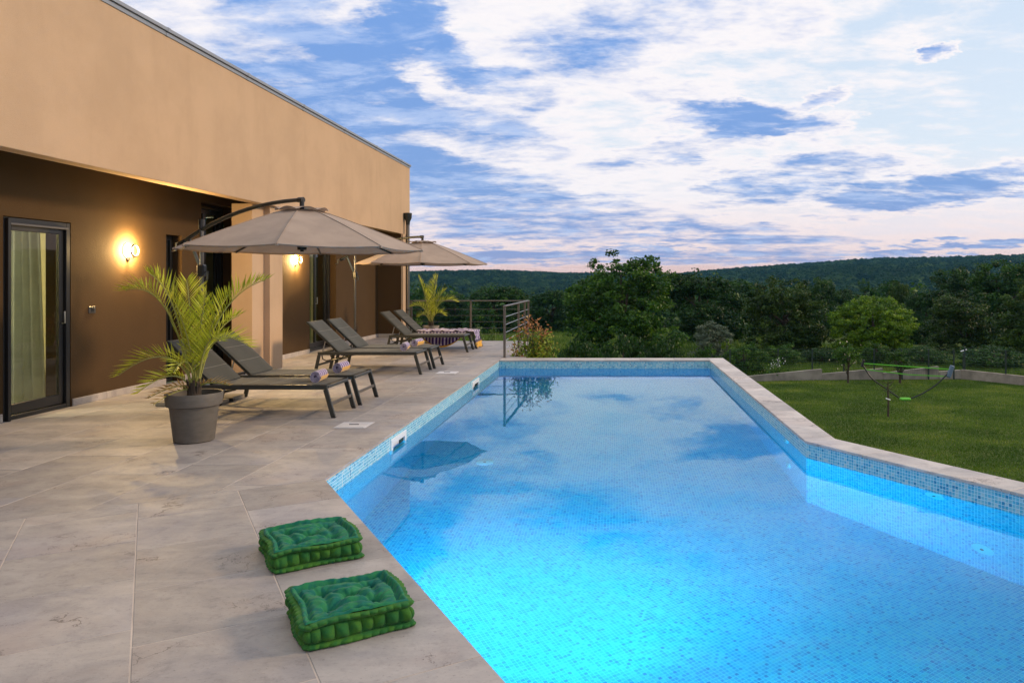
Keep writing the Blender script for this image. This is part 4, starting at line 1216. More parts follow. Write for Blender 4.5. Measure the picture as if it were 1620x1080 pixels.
    for sx in (-1, 1):
        for sy in (-1, 1):
            b = MB(); a0_ = L(ox + sx * .03, oy + sy * .03, .002); a1_ = L(ox + sx * .36, oy + sy * .36, .05)
            b.box((min(a0_.x, a1_.x), min(a0_.y, a1_.y), .002), (max(a0_.x, a1_.x), max(a0_.y, a1_.y), .05), 0, .006); b.build('base_slab', M['concrete'], t)
    return t
parasol('nearer taupe cantilever parasol, the large one over the loungers beside the palm', (-3.63, 8.78), (-5.13, 9.40))
parasol('farther taupe cantilever parasol near the end of the house, over the middle loungers', (-4.10, 16.1), (-5.72, 16.65), zr=1.86)

# ------------------------------------------------------------------ tufted cushions
def soften(o, seed):
    for v in o.data.vertices:
        x, y, z = v.co
        v.co.z = z * (1 + .05 * math.sin(x * 13 + seed) * math.cos(y * 11 + seed * 2)) 
        v.co.x += .006 * math.sin(y * 19 + z * 25 + seed) ; v.co.y += .006 * math.sin(x * 17 + z * 30 + seed * 1.7)
def cushion(label, corner, rz, W_=.45, D_=.455, H=.115, seed=0):
    """corner = near left bottom corner on the floor, local +x along the front edge, +y away"""
    rg = np.random.default_rng(seed)
    t = thing('floor_cushion', label, 'cushion', (corner[0], corner[1], 0), 'green tufted floor cushions', rz)
    # top pad
    n = 120
    xs = np.linspace(.012, W_ - .012, n); ys = np.linspace(.012, D_ - .012, n); Xg, Yg = np.meshgrid(xs, ys, indexing='ij')
    ex = np.minimum(Xg, W_ - Xg); ey = np.minimum(Yg, D_ - Yg); e_ = np.minimum(ex, ey)
    dome = .030 * np.sin(pi * Xg / W_) ** .6 * np.sin(pi * Yg / D_) ** .6
    z = H - .012 + dome
    btn = [(W_ * .28, D_ * .30), (W_ * .70, D_ * .28), (W_ * .5, D_ * .51), (W_ * .27, D_ * .73), (W_ * .74, D_ * .74)]
    for bx, by in btn:
        d = np.hypot(Xg - bx, Yg - by); a = np.arctan2(Yg - by, Xg - bx)
        z -= .030 * np.exp(-(d / .020) ** 1.4) + .024 * np.exp(-(d / .052) ** 2)
        z += .0055 * np.abs(np.sin(a * 4.5 + bx * 40 + rg.random() * 6)) * np.exp(-((d - .036) / .024) ** 2)
    # creases linking buttons
    for i in range(len(btn)):
        for j in range(i):
            p = np.array(btn[i]); q = np.array(btn[j]); L_ = np.linalg.norm(q - p)
            if L_ > .24: continue
            u = np.clip(((Xg - p[0]) * (q - p)[0] + (Yg - p[1]) * (q - p)[1]) / L_ ** 2, 0, 1)
            d = np.hypot(Xg - p[0] - u * (q - p)[0], Yg - p[1] - u * (q - p)[1])
            z -= .014 * np.exp(-(d / .016) ** 2)
    # valley before the rim roll, then gathered rim
    s_ = np.where(ex < ey, Yg, Xg)
    z -= .018 * np.exp(-((e_ - .044) / .010) ** 2)
    z += .0035 * np.sin(s_ * 130 + rg.random() * 5 + 2 * np.sin(s_ * 23)) * np.exp(-((e_ - .040) / .018) ** 2)
    z += .015 * np.exp(-((e_ - .020) / .015) ** 2)
    z += .0030 * np.sin(Xg * 37 + 3 * np.sin(Yg * 31)) * np.sin(Yg * 41 + 2 * np.sin(Xg * 27))
    z += .0012 * np.sin(Xg * 120 + 4 * np.sin(Yg * 60)) 
    z -= .05 * np.clip((.016 - e_) / .016, 0, 1) ** 2
    b = MB(); vs = np.stack([Xg, Yg, z], -1).reshape(-1, 3).tolist(); fs = [(i * n + j, (i + 1) * n + j, (i + 1) * n + j + 1, i * n + j + 1) for i in range(n - 1) for j in range(n - 1)]
    b.addmesh(vs, fs); soften(b.build('top_pad', M['cushion'], t, True, 80), seed)
    # side wall: perimeter sweep
    def per(s):
        r = .03; a, c = W_, D_; L1, L2 = a - 2 * r, c - 2 * r; q = pi * r / 2; tot_ = 2 * (L1 + L2) + 4 * q; s = s % tot_
        segs = [(L1, (r, 0), (1, 0)), (q, (a - r, r), -pi / 2), (L2, (a, r), (0, 1)), (q, (a - r, c - r), 0), (L1, (a - r, c), (-1, 0)), (q, (r, c - r), pi / 2), (L2, (0, c - r), (0, -1)), (q, (r, r), pi)]
        for L_, o_, d in segs:
            if s <= L_ + 1e-9:
                if isinstance(d, tuple): return (o_[0] + d[0] * s, o_[1] + d[1] * s), (d[1], -d[0]), tot_
                th = d + s / r; return (o_[0] + r * math.cos(th), o_[1] + r * math.sin(th)), (math.cos(th), math.sin(th)), tot_
            s -= L_
        return (r, 0), (0, -1), tot_
    tot_ = per(0)[2]; nu = 460; nv = 44; vs = []; npf = round(tot_ / .050)
    for i in range(nu):
        s = tot_ * i / nu; (x, y), (nx, ny), _ = per(s)
        u = s / tot_ * npf + .16 * math.sin(s * 9 + seed) + .10 * math.sin(s * 23 + seed); puff = abs(math.sin(pi * u)) ** .62
        u2 = s / tot_ * npf * 1.35 + .3 * math.sin(s * 17 + 1); roll = abs(math.sin(pi * u2)) ** .6
        for j in range(nv + 1):
            v = j / nv; zz = H * v
            if v < .22: q = v / .22; off_ = .003 + .016 * math.sin(pi * q) ** .7 * (.45 + .55 * roll)
            elif v < .78: q = (v - .22) / .56; off_ = -.008 + .026 * math.sin(pi * q) ** .6 * puff
            else: q = (v - .78) / .22; off_ = .003 + .019 * math.sin(pi * min(q, .93)) ** .7 * (.50 + .50 * roll); zz += .006 * roll * math.sin(pi * q)
            off_ += .0012 * math.sin(s * 90 + v * 8); 
            if v > .99: off_ = -.004
            vs.append((x + nx * (off_ - .010), y + ny * (off_ - .010), zz + (.004 * math.sin(s * 21) if v > .5 else 0)))
    fs = [(i * (nv + 1) + j, ((i + 1) % nu) * (nv + 1) + j, ((i + 1) % nu) * (nv + 1) + j + 1, i * (nv + 1) + j + 1) for i in range(nu) for j in range(nv)]
    b = MB(); b.addmesh(vs, fs); soften(b.build('side_wall', M['cushion_side'], t, True, 80), seed)
    for bx, by in btn:
        b = MB(); b.lathe([(0, .006), (.006, .005), (.009, .0)], 12, 0, (bx, by, H - .026)); b.build('tuft_button', M['cushion'], t, True)
    return t
rzc = math.atan2(PY, PX)
cushion('nearer green tufted cushion on the tiles at the pool edge', (-1.255, 3.05), rzc, .45, .43, .115, 1)
cushion('farther green tufted cushion on the tiles, beyond the other one', (-1.745, 3.865), rzc + .02, .45, .46, .11, 2)

# ------------------------------------------------------------------ potted palms
def frond(base, tip, lift, n, ll, rg, dry=False, w=.011):
    """leaflets along a bent rachis, returns (leaf verts, tones, rachis points)"""
    base = Vector(base); tip = Vector(tip)
    h = tip - base; mid = base + h * .45 + Vector((0, 0, lift)); mid.x -= h.x * .18; mid.y -= h.y * .18
    def bz(t): return base * (1 - t) ** 2 + mid * 2 * t * (1 - t) + tip * t * t
    pts = [bz(k / 14) for k in range(15)]
    V = []; T = []
    Lr = sum((pts[i + 1] - pts[i]).length for i in range(14))
    for k in range(n):
        t = .22 + .78 * (k + .5) / n
        p = bz(t); d = (bz(min(t + .02, 1)) - bz(t - .02)).normalized()
        side0 = d.cross(Vector((0, 0, 1)))
        if side0.length < .1: side0 = Vector((1, 0, 0))
        side0.normalize(); up = side0.cross(d).normalized()
        q = (t - .22) / .78
        L_ = ll * (.55 + .75 * math.sin(pi * min(q * .95 + .08, 1))) * rg.uniform(.85, 1.1)
        for s in (-1, 1):
            fw = .75 + .7 * q + rg.uniform(-.12, .12)
            dr = (side0 * s * (.95) + d * fw + up * (.62 + rg.uniform(-.18, .18))).normalized()
            nrm = dr.cross(d).normalized(); wv = dr.cross(nrm).normalized() * w * rg.uniform(.8, 1.15)
            droop = Vector((0, 0, -L_ * rg.uniform(-.04, .06)))
            a = p; m1 = p + dr * L_ * .45; e2 = p + dr * L_ + droop
            fold = nrm * w * .5
            tone = rg.random() if not dry else rg.random()
            # two blades folded in a V
            for sg in (-1, 1):
                V += [a, m1 + wv * sg + fold, e2, m1]; T.append(tone)
    return V, T, pts
def palm(label, loc, pot_prof, potmat, fronds, sc=1.0, seed=3, group='potted palms'):
    rg = random.Random(seed)
    pt_ = thing('plant_pot', label[0], 'plant pot', loc, 'plant pots holding palms')
    b = MB(); b.lathe(pot_prof, 56); b.build('body', potmat, pt_, True, 35)
    zr_ = pot_prof[-1][1] if False else max(p[1] for p in pot_prof)
    b = MB(); b.lathe([(0, zr_ - .05), (pot_prof[3][0] - .004, zr_ - .055)], 40); b.build('soil', M['soil'], pt_, True)
    t = thing('palm', label[1], 'palm', (loc[0], loc[1], zr_ - .05), group)
    b = MB(); b.lathe([(.0, .16 * sc), (.02 * sc, .15 * sc), (.045 * sc, .10 * sc), (.06 * sc, .03), (.07 * sc, -.01)], 14)
    for k in range(14):
        a = k * 2.4; b.beam((.05 * sc * math.cos(a), .05 * sc * math.sin(a), 0), (.06 * sc * math.cos(a), .06 * sc * math.sin(a), .14 * sc + .01 * k * .3), .02, .012)
    b.build('trunk', M['bark'], t)
    for f in fronds:
        tip, lift, n, ll = f[:4]; dry = len(f) > 4
        a = rg.uniform(0, 2 * pi)
        V, T, pts = frond((.025 * math.cos(a), .025 * math.sin(a), .05), tip, lift, int(n * .86), ll * 1.1, rg, dry, .0074 * sc)
        me_ = npmesh('frond', np.array([tuple(v) for v in V]), 4, M['palm_dry'] if dry else M['palm'], np.array(T))
        fo = link('frond', me_, t)
        b = MB(); b.tube(pts, [.009 * sc * (1 - .8 * k / 14) + .0015 for k in range(15)], 5); b.build('stem', M['palm_stem'], fo, True)
    return t
prof1 = [(0, .005), (.158, .0), (.172, .01), (.208, .33), (.222, .333), (.236, .34), (.246, .448), (.243, .456), (.230, .452), (.226, .40), (.0, .39)]
# order matters: prof[3] gives the soil radius
F1 = [((-.68, .05, 1.00), .66, 36, .21), ((-.36, -.10, 1.16), .45, 36, .20), ((-.14, .12, 1.10), .3, 34, .19), ((.66, .02, 1.10), .45, 34, .20), ((.36, -.05, .98), .25, 30, .19),
      ((-.62, -.15, .22), .50, 28, .17), ((.56, -.08, .48), .52, 32, .17), ((.06, .10, 1.0), .15, 30, .18), ((.18, -.15, .92), .15, 30, .17), ((-.06, -.2, .88), .12, 28, .17),
      ((.05, -.42, .28), .36, 22, .15), ((.40, -.28, .55), .40, 26, .15), ((-.35, -.30, .08), .30, 20, .14), ((.26, .32, .75), .3, 28, .17), ((-.10, .4, .7), .3, 26, .16),
      ((-.40, -.05, .0), .16, 12, .10, 1), ((.36, -.05, .12), .10, 12, .09, 1), ((-.2, -.3, -.02), .12, 10, .10, 1)]
palm(('taupe plastic plant pot with a thick rim, standing nearest on the tiles', 'bright green feathery palm in the large taupe pot by the nearest loungers'), (-3.955, 7.12, 0), prof1, M['pot'], F1, 1.0, 5)
prof2 = [(0, .005), (.14, .0), (.15, .01), (.18, .38), (.19, .385), (.195, .42), (.18, .42), (.17, .37), (.0, .36)]
F2 = [((-.28, -.1, 1.22), .2, 30, .19), ((.16, -.05, 1.25), .2, 32, .19), ((.0, .1, 1.1), .1, 26, .18), ((.62, .0, .62), .55, 28, .18), ((-.5, .1, .50), .4, 26, .18), ((.3, .2, .9), .3, 26, .18), ((-.12, -.15, .9), .2, 26, .16), ((-.35, .2, .25), .3, 20, .15), ((.35, -.1, .3), .35, 20, .15)]
palm(('pale plant pot behind the farthest loungers', 'tall narrow palm in the pale pot before the railing'), (-4.44, 18.25, 0), prof2, M['pot2'], F2, 1.0, 9)

# ------------------------------------------------------------------ leaf clouds
def leaf_quads(cen, size, rg, up=.35, aspect=.55, out=None):
    n = len(cen)
    d = rg.normal(size=(n, 3)); d[:, 2] *= .7; d /= np.linalg.norm(d, axis=1)[:, None]
    nn = rg.normal(size=(n, 3)); nn[:, 2] += up * 2
    if out is not None: nn = out + rg.normal(size=(n, 3)) * .42
    s = np.cross(d, nn); s /= np.linalg.norm(s, axis=1)[:, None] + 1e-9
    sz = size * rg.uniform(.6, 1.25, n)[:, None]
    a = cen - d * sz * .5; c = cen + d * sz * .5; b_ = cen + s * sz * aspect * .5; e_ = cen - s * sz * aspect * .5
    return np.stack([a, b_, c, e_], 1).reshape(-1, 3)
def crown_pts(rg, ell, nclump, per, cr, shell=.55, rag=.12):
    """ell: list of (cx,cy,cz,rx,ry,rz) lobes"""
    C = []; T = []; O = []
    w = np.array([e_[3] * e_[4] + e_[4] * e_[5] for e_ in ell]); w = w / w.sum()
    for k, e_ in enumerate(ell):
        m = int(nclump * w[k]) + 1
        d = rg.normal(size=(m, 3)); d /= np.linalg.norm(d, axis=1)[:, None]
        r = shell + (1 - shell) * rg.random(m) ** .5 + rg.normal(size=m) * rag * .5
        c = np.array(e_[:3]) + d * r[:, None] * np.array(e_[3:])
        for ci in c:
            q = max(4, int(per * rg.uniform(.5, 1.4)))
            rr_ = cr * rg.uniform(.6, 1.35); p = rg.normal(size=(q, 3)); p /= np.linalg.norm(p, axis=1)[:, None]; p *= (rg.random(q) ** .4)[:, None] * rr_; p[:, 2] *= .7
            C.append(ci + p); T.append(np.clip(rg.uniform(.05, .8) + rg.normal(size=q) * .16, 0, 1))
            o_ = p / (np.linalg.norm(p, axis=1)[:, None] + 1e-6); O.append(o_ + (ci - e_[:3]) / (np.linalg.norm(ci - e_[:3]) + 1e-6) * .6)
    return np.concatenate(C), np.concatenate(T), np.concatenate(O)
def limb_mesh(rg, H, r0, ell, nl=9):
    b = MB(); pts = []
    lean = rg.uniform(-.05, .05, 2)
    top = H * .75
    for k in range(8):
        u = k / 7; pts.append((lean[0] * H * u + .04 * math.sin(u * 5), lean[1] * H * u, -.3 + (top + .3) * u))
    b.tube(pts, [r0 * (1 - .8 * k / 7) * (1.35 if k == 0 else 1) for k in range(8)], 8)
    for k in range(nl):
        e_ = ell[k % len(ell)]; u = .25 + .55 * k / nl; s = Vector(pts[0]).lerp(Vector(pts[-1]), u)
        d = rg.normal(size=3); d /= np.linalg.norm(d)
        q = Vector((e_[0] + d[0] * e_[3] * .7, e_[1] + d[1] * e_[4] * .7, e_[2] + abs(d[2]) * e_[5] * .6))
        m_ = s.lerp(q, .5) + Vector((0, 0, -.1 * H * .3)); b.tube([s, s.lerp(m_, .5), m_, q], [r0 * .4, r0 * .3, r0 * .22, r0 * .06], 6)
    return b
def tree_meshes(seed, H, Wd, ell_n, leafm, nclump, per, leaf, cr, low=.1, shell=.5, rag=.12, flat=1.0, core=.36):
    rg = np.random.default_rng(seed); ell = []
    cz = H * (low + (1 - low) / 2); rz_ = H * (1 - low) / 2
    ell.append((0, 0, cz, Wd * core, Wd * core, rz_ * (.5 + core)))
    for k in range(ell_n):
        a = 2 * pi * k / ell_n + rg.uniform(-.4, .4); zz = rg.uniform(-.75, .72)
        rad = Wd * .5 * math.sqrt(max(.05, 1 - zz * zz)) * rg.uniform(.48, .66); s = rg.uniform(.26, .42)
        ell.append((rad * math.cos(a), rad * math.sin(a), cz + zz * rz_ * .72, Wd * s * .62, Wd * s * .62, rz_ * s * .8 * flat))
    if low < .2:
        for k in range(6):
            a = k * 1.05 + rg.uniform(-.3, .3); ell.append((Wd * .30 * math.cos(a), Wd * .30 * math.sin(a), H * .15, Wd * .20, Wd * .20, H * .16))
    P_, T_, O_ = crown_pts(rg, ell, int(nclump * 1.25), per, cr, shell, rag)
    P_[:, 2] = np.maximum(P_[:, 2], .05)
    top = P_[:, 2].max(); P_[:, 2] *= H / top
    V = leaf_quads(P_, leaf, rg, aspect=.7, out=O_)
    me_ = npmesh('crown', V, 4, leafm, T_)
    tb = limb_mesh(rg, H, Wd * .028 + .03, ell).mesh('trunk', M['bark'], True)
    return me_, tb
def plant_tree(nm, label, cat, x, y, meshes, sc=(1, 1, 1), rz=0, group=None, z=None, mtl=None):
    zz = float(gz(x, y)) if z is None else z
    t = thing(nm, label, cat, (x, y, zz), group, rz); t.scale = sc
    link('crown', meshes[0], t); link('trunk', meshes[1], t)
    return t
def at(px, Y): return (px - 974) / 1200 * Y
def ztop(py, Y): return 1.5 + (444 - py) / 1200 * Y

# the big near tree
def place(nm, label, cat, px, Y, topy, wpx, base, rz=0, group='trees beyond the garden fence'):
    """base = (meshes, H, W)"""
    x = at(px, Y); z0 = float(gz(x, Y)); H = ztop(topy, Y) - z0; Wd = wpx / 1200 * Y
    mesh, bh, bw = base
    return plant_tree(nm, label, cat, x, Y, mesh, (Wd / bw, Wd / bw, H / bh), rz, group, z0)
def mk(seed, H, Wd, *a, **k): return (tree_meshes(seed, H, Wd, *a, **k), H, Wd)
big = mk(11, 7.2, 7.6, 13, M['leaf_mid'], 430, 62, .20, .40, low=.04, shell=.50, rag=.25, core=.40)
rnd_dark = mk(12, 6.5, 7.0, 10, M['leaf_dark'], 320, 60, .22, .45, low=.04)
tall_dark = mk(13, 8.0, 6.0, 11, M['leaf_dark'], 300, 60, .22, .45, low=.06, rag=.2)
olive = mk(14, 6.0, 6.0, 9, M['leaf_olive'], 380, 62, .17, .36, low=.03, rag=.12, core=.42)
olive2 = mk(15, 7.0, 6.4, 12, M['leaf_olive'], 300, 60, .20, .42, low=.04, rag=.2)
bright = mk(16, 4.6, 4.8, 7, M['leaf_bright'], 760, 66, .135, .25, low=.0, shell=.72, rag=.04, core=.50)
silver = mk(17, 3.2, 3.0, 7, M['leaf_silver'], 180, 60, .12, .26, low=.02)
bush = mk(18, 2.4, 3.2, 7, M['leaf_mid'], 170, 60, .12, .26, low=0, rag=.1)
bushd = mk(19, 2.6, 4.0, 8, M['leaf_dark'], 220, 60, .13, .30, low=0, rag=.1)
conif = mk(20, 9, 5.0, 9, M['leaf_dark'], 240, 55, .24, .42, low=.03, rag=.25)

place('broadleaf_tree', 'tallest broadleaf tree standing against the sky beyond the far pool edge', 'tree', 988, 47, 393, 196, big, .4)
TR = [
 ('broadleaf_tree', 'wide dark tree directly right of the tall broadleaf tree', 1112, 62, 424, 150, rnd_dark, 0),
 ('broadleaf_tree', 'dark tree filling the gap between the wide dark tree and the olive green tree', 1172, 70, 440, 110, tall_dark, 2),
 ('broadleaf_tree', 'olive green round tree left of the bright yellow green bush', 1245, 50, 436, 146, olive, 1),
 ('broadleaf_tree', 'small dark tree top showing behind the right shoulder of the olive green tree', 1298, 78, 437, 62, tall_dark, 3),
 ('broadleaf_tree', 'low dark tree behind and left of the bright yellow green bush', 1332, 85, 452, 70, rnd_dark, 4),
 ('broadleaf_tree', 'pointed dark tree top behind the bright yellow green bush', 1372, 90, 440, 44, conif, 1),
 ('broadleaf_tree', 'pale topped tree behind the right side of the bright yellow green bush', 1421, 80, 443, 46, olive2, 3),
 ('broadleaf_tree', 'dark tree rising right of the bright bush, above the badminton net', 1462, 64, 452, 90, rnd_dark, 2.5),
 ('broadleaf_tree', 'tall dark tree with a rounded top, third from the right edge', 1520, 72, 420, 92, tall_dark, 1.2),
 ('broadleaf_tree', 'broad olive tinted tree in front of the dark trees at the right', 1530, 52, 462, 130, olive2, .8),
 ('broadleaf_tree', 'tallest tree at the right edge, cut by the frame', 1592, 58, 409, 130, tall_dark, 2.2),
 ('broadleaf_tree', 'wide olive green tree low at the right edge', 1640, 46, 440, 150, olive2, 3.3),
 ('broadleaf_tree', 'round topped tree left of the tall broadleaf tree', 872, 88, 454, 84, rnd_dark, 1.9),
 ('broadleaf_tree', 'slim dark tree close against the left side of the tall broadleaf tree', 915, 84, 463, 64, tall_dark, .3),
 ('broadleaf_tree', 'dome shaped tree above the middle of the railing', 778, 80, 447, 108, rnd_dark, 2.8),
 ('broadleaf_tree', 'small pointed tree top right of the dome shaped tree above the railing', 803, 92, 452, 34, conif, 0),
 ('broadleaf_tree', 'tree behind the corner of the railing', 832, 95, 462, 62, olive2, 1.1),
 ('broadleaf_tree', 'low tree behind the far palm, left end of the railing', 722, 90, 464, 76, tall_dark, .9),
 ('broadleaf_tree', 'dark tree between the house corner and the far palm', 668, 82, 470, 74, rnd_dark, 3.5),
]
for nm, lb, px, Y, ty, w, base, rz in TR: place(nm, lb, 'tree', px, Y, ty, w, base, rz)
place('round_bush', 'bright yellow green round tree in the middle of the garden boundary', 'tree', 1380, 46, 467, 128, bright, 0)
place('willow_bush', 'silvery grey green bush at the foot of the wide dark tree', 'bush', 1128, 42, 507, 76, silver, 0, 'bushes along the fence')
BS = [
 ('dark hedge bush just right of the red leaved shrub', 915, 24, 527, 96, bushd, 0), ('dark hedge bush behind the middle of the far pool edge', 985, 25, 522, 110, bushd, 1),
 ('dark hedge bush below the tall broadleaf tree, on its right side', 1055, 26, 527, 96, bushd, 2.1), ('low bush behind the far right corner of the pool', 1118, 28, 541, 70, bush, .4),
 ('bush left of the garden wall, beside the white blossoms', 1178, 36, 540, 72, bush, 2), ('green bush under the olive green tree', 1240, 39, 541, 70, bush, 1),
 ('bush behind the fence below the bright yellow green tree', 1300, 40, 548, 74, bushd, 3), ('small leafy bush in front of the bright yellow green tree', 1385, 38.5, 538, 56, bush, 4),
 ('dark bush behind the net, left of the slim lamp post', 1462, 40, 545, 90, bushd, 2), ('dark bush behind the fence at the right edge', 1570, 38, 545, 120, bushd, 1),
 ('yellowish young bush beside the silvery bush', 1150, 40, 535, 22, (tree_meshes(40, 2.4, 1.4, 4, M['leaf_bright'], 40, 40, .12, .2, low=0), 2.4, 1.4), 0),
]
for lb, px, Y, ty, w, base, rz in BS: place('garden_bush', lb, 'bush', px, Y, ty, w, base, rz, 'bushes along the fence')
lshrub = mk(21, 3.2, 1.5, 6, M['leaf_shrub'], 70, 40, .12, .20, low=.1, rag=.2)
for lb, px, Y, ty, w in (('light green leafy bush behind the middle of the railing', 752, 20.6, 514, 46), ('light green leafy bush beyond the railing near its corner post', 785, 20.2, 517, 50), ('light green leafy bush behind the foot of the farthest lounger', 720, 21.5, 521, 50), ('green bush between the house corner and the far pot', 664, 21, 500, 40)):
    place('leafy_bush', lb, 'bush', px, Y, ty, w, lshrub, px * .1, 'light green bushes beyond the railing')

# young fruit trees by the wall
def fruit(label, px, Y, ty, w, seed, flowers, lm='leaf_mid'):
    H = 2.2; ms = tree_meshes(seed, H, 1.7, 5, M[lm], 60, 26, .10, .20, low=.38, rag=.3)
    x = at(px, Y); z0 = float(gz(x, Y)); t = plant_tree('fruit_tree', label, 'tree', x, Y, ms, ((w / 1200 * Y) / 1.7,) * 2 + ((ztop(ty, Y) - z0) / H,), seed, 'young trees on the lawn', z0)
    if flowers:
        rg = np.random.default_rng(seed); c = rg.normal(size=(flowers, 3)) * (.45, .45, .35) + (0, 0, 1.45)
        link('blossom', npmesh('blossom', leaf_quads(c, .09, rg, aspect=1), 4, M['flower'], rg.random(flowers)), t)['kind'] = 'stuff'
fruit('young fruit tree with pale blossoms against the low wall', 1341, 33.3, 540, 44, 51, 34)
fruit('young fruit tree by the low wall, right of the blossoming one', 1424, 33.3, 552, 56, 52, 0)
# sapling tied to a stake
t = thing('sapling', 'thin leafless sapling tied with white tape on the lawn before the net', 'sapling', (at(1405, 25), 25.0, float(gz(at(1405, 25), 25))), 'young trees on the lawn')
b = MB(); b.tube([(0, 0, 0), (.01, 0, .5), (-.01, 0, .95), (.0, 0, 1.2)], [.038, .032, .026, .010], 8); b.build('trunk', M['bark'], t)
for k in range(9):
    a = k * 2.2; b = MB(); z = .78 + k * .045; b.tube([(0, 0, z), (.14 * math.cos(a), .14 * math.sin(a), z + .03), (.30 * math.cos(a), .30 * math.sin(a), z + .12)], [.012, .009, .004], 5); b.build('twig', M['bark'], t)
b = MB(); b.box((-.065, -.06, -.02), (.065, .06, .02), 0, .01, Matrix.Translation((0, 0, .60)) @ Matrix.Rotation(.35, 4, 'Y')); b.build('tie', M['white_pl'], t)
rg = np.random.default_rng(5); c = rg.normal(size=(60, 3)) * (.16, .16, .1) + (0, 0, .95)
link('leaves', npmesh('leaves', leaf_quads(c, .05, rg), 4, M['leaf_olive'], rg.random(60)), t)['kind'] = 'stuff'

# white flowers by the wall
rg = np.random.default_rng(8); x = at(1238, 33.2); z0 = float(gz(x, 33.2))
t = thing('flower_clump', 'small clump of white flowers behind the garden wall', 'flowers', (x, 34.4, z0))
c = rg.normal(size=(46, 3)) * (.18, .1, .16) + (0, 0, .75); link('petals', npmesh('petals', leaf_quads(c, .07, rg, aspect=1), 4, M['flower_w'], rg.random(46)), t)['kind'] = 'stuff'
c = rg.normal(size=(240, 3)) * (.25, .15, .25) + (0, 0, .45); link('leaves', npmesh('leaves', leaf_quads(c, .12, rg), 4, M['leaf_mid'], rg.random(240)), t)['kind'] = 'stuff'

# ------------------------------------------------------------------ red leaved shrub behind the pool
def red_shrub(label, loc, rx, rz_, n, H, seed):
    rg = np.random.default_rng(seed); t = thing('red_leaved_shrub', label, 'shrub', loc, 'red leaved shrubs behind the pool')
    c = []; tt = []; c2 = []; t2 = []; b = MB()
    for k in range(n):
        a = rg.uniform(0, 2 * pi); r = rx * math.sqrt(rg.random()); h = H * (1 - .30 * (r / rx) ** 2) * rg.uniform(.55, 1.0)
        e_ = Vector((r * math.cos(a), r * math.sin(a) * .7, h)); b.tube([(e_.x * .2, e_.y * .2, 0), (e_.x * .7, e_.y * .7, h * .5), tuple(e_)], [.012, .008, .004], 5)
        for j in range(34):
            u = 1 - .55 * rg.random() ** 1.4; p = Vector((e_.x * .7, e_.y * .7, h * .5)).lerp(e_, (u - .45) / .55)
            q = np.array(p) + rg.normal(size=3) * .045
            if p.z > H * .86 - .25 * rg.random() * H * .5 and u > .72: c2.append(q + (0, 0, .03)); t2.append(rg.random())
            else: c.append(q); tt.append(rg.random())
    b.build('branches', M['bark'], t)
    l1 = link('leaves', npmesh('leaves', leaf_quads(np.array(c), .085, rg, .2, .45), 4, M['leaf_red'], np.array(tt)), t); l1['kind'] = 'stuff'
    l2 = link('young_leaves', npmesh('young_leaves', leaf_quads(np.array(c2), .085, rg, .1, .36), 4, M['leaf_redtop'], np.array(t2)), t); l2['kind'] = 'stuff'; l2['label'] = 'orange red young leaves at the tips'
red_shrub('orange and green leaved shrub rising behind the far left corner of the pool', (-1.64, 15.25, -1.1), .50, .7, 95, 1.90, 3)
red_shrub('small reddish shrub at the foot of the railing corner post', (-1.93, 15.0, -.9), .14, .3, 14, 1.12, 4)

# ------------------------------------------------------------------ garden wall and fence
FY = 34.6
segs = [((5.9, FY - .7), (at(1298, FY), FY - .15), .24, .50), ((at(1298, FY), FY - .15), (at(1397, FY), FY + .1), .28, .50), ((at(1397, FY), FY + .1), (at(1484, FY + .2), FY + .2), .28, .58), ((at(1484, FY + .2), FY + .2), (at(1522, FY + .2), FY + .3), .34, .40), ((at(1522, FY + .2), FY + .3), (19.6, 30.2), .42, .36)]
wl = ['low concrete wall piece at the left end of the lawn, by the white flowers', 'low stepped concrete wall piece behind the blossoming fruit tree', 'low stepped concrete wall piece behind the badminton net', 'short concrete wall piece at the corner under the slim lamp post', 'low concrete wall piece running to the right edge']
for i, (p, q, h0, h1) in enumerate(segs):
    d = Vector((q[0] - p[0], q[1] - p[1])); L_ = d.length; d.normalize(); nrm = Vector((-d.y, d.x)) * .1
    g = .01; a = Vector(p) + d * g; c = Vector(q) - d * g
    za = -3.1; b = MB()
    pts_ = [(a, h0), (c, h1)]
    vs = []
    for (u, h) in pts_:
        for s in (-1, 1):
            vs.append((u.x + nrm.x * s, u.y + nrm.y * s, -3.2)); vs.append((u.x + nrm.x * s, u.y + nrm.y * s, -3.0 + h))
    b.addmesh(vs, [(0, 4, 5, 1), (2, 3, 7, 6), (1, 5, 7, 3), (0, 1, 3, 2), (4, 6, 7, 5)])
    o = b.build('garden_wall', M['concrete']); tag(o, wl[i], 'wall', 'low concrete garden walls')
fence = thing('garden_fence', 'dark green post and wire fence along the back of the lawn', 'fence', (10, FY, -3))
fence2 = thing('garden_fence', 'dark green post and wire fence on the right side of the lawn', 'fence', (18, 33, -3))
def fp(o, f): o.parent = f; o.matrix_parent_inverse = Matrix.Translation(-f.location); return o
posts = [(at(x, FY), FY) for x in (920, 977, 1022, 1068, 1112, 1155, 1231, 1285, 1335, 1383, 1427, 1469, 1509)]
for x, y in posts:
    b = MB(); b.box((x - .028, y - .028, -3.2), (x + .028, y + .028, -1.62), 0, .004); fp(b.build('post', M['fence_green']), fence)
for k in range(9):
    b = MB(); b.tube([(posts[0][0], FY, -2.55 + k * .115), (posts[-1][0], FY, -2.55 + k * .115)], .006, 4); fp(b.build('wire', M['fence_green']), fence)
p2 = [(at(1522, 34.9) + .1, 34.85), (17.15, 33.35), (18.3, 31.85), (19.5, 30.3)]
for x, y in p2:
    b = MB(); b.box((x - .028, y - .028, -3.2), (x + .028, y + .028, -1.55), 0, .004); fp(b.build('post', M['fence_green']), fence2)
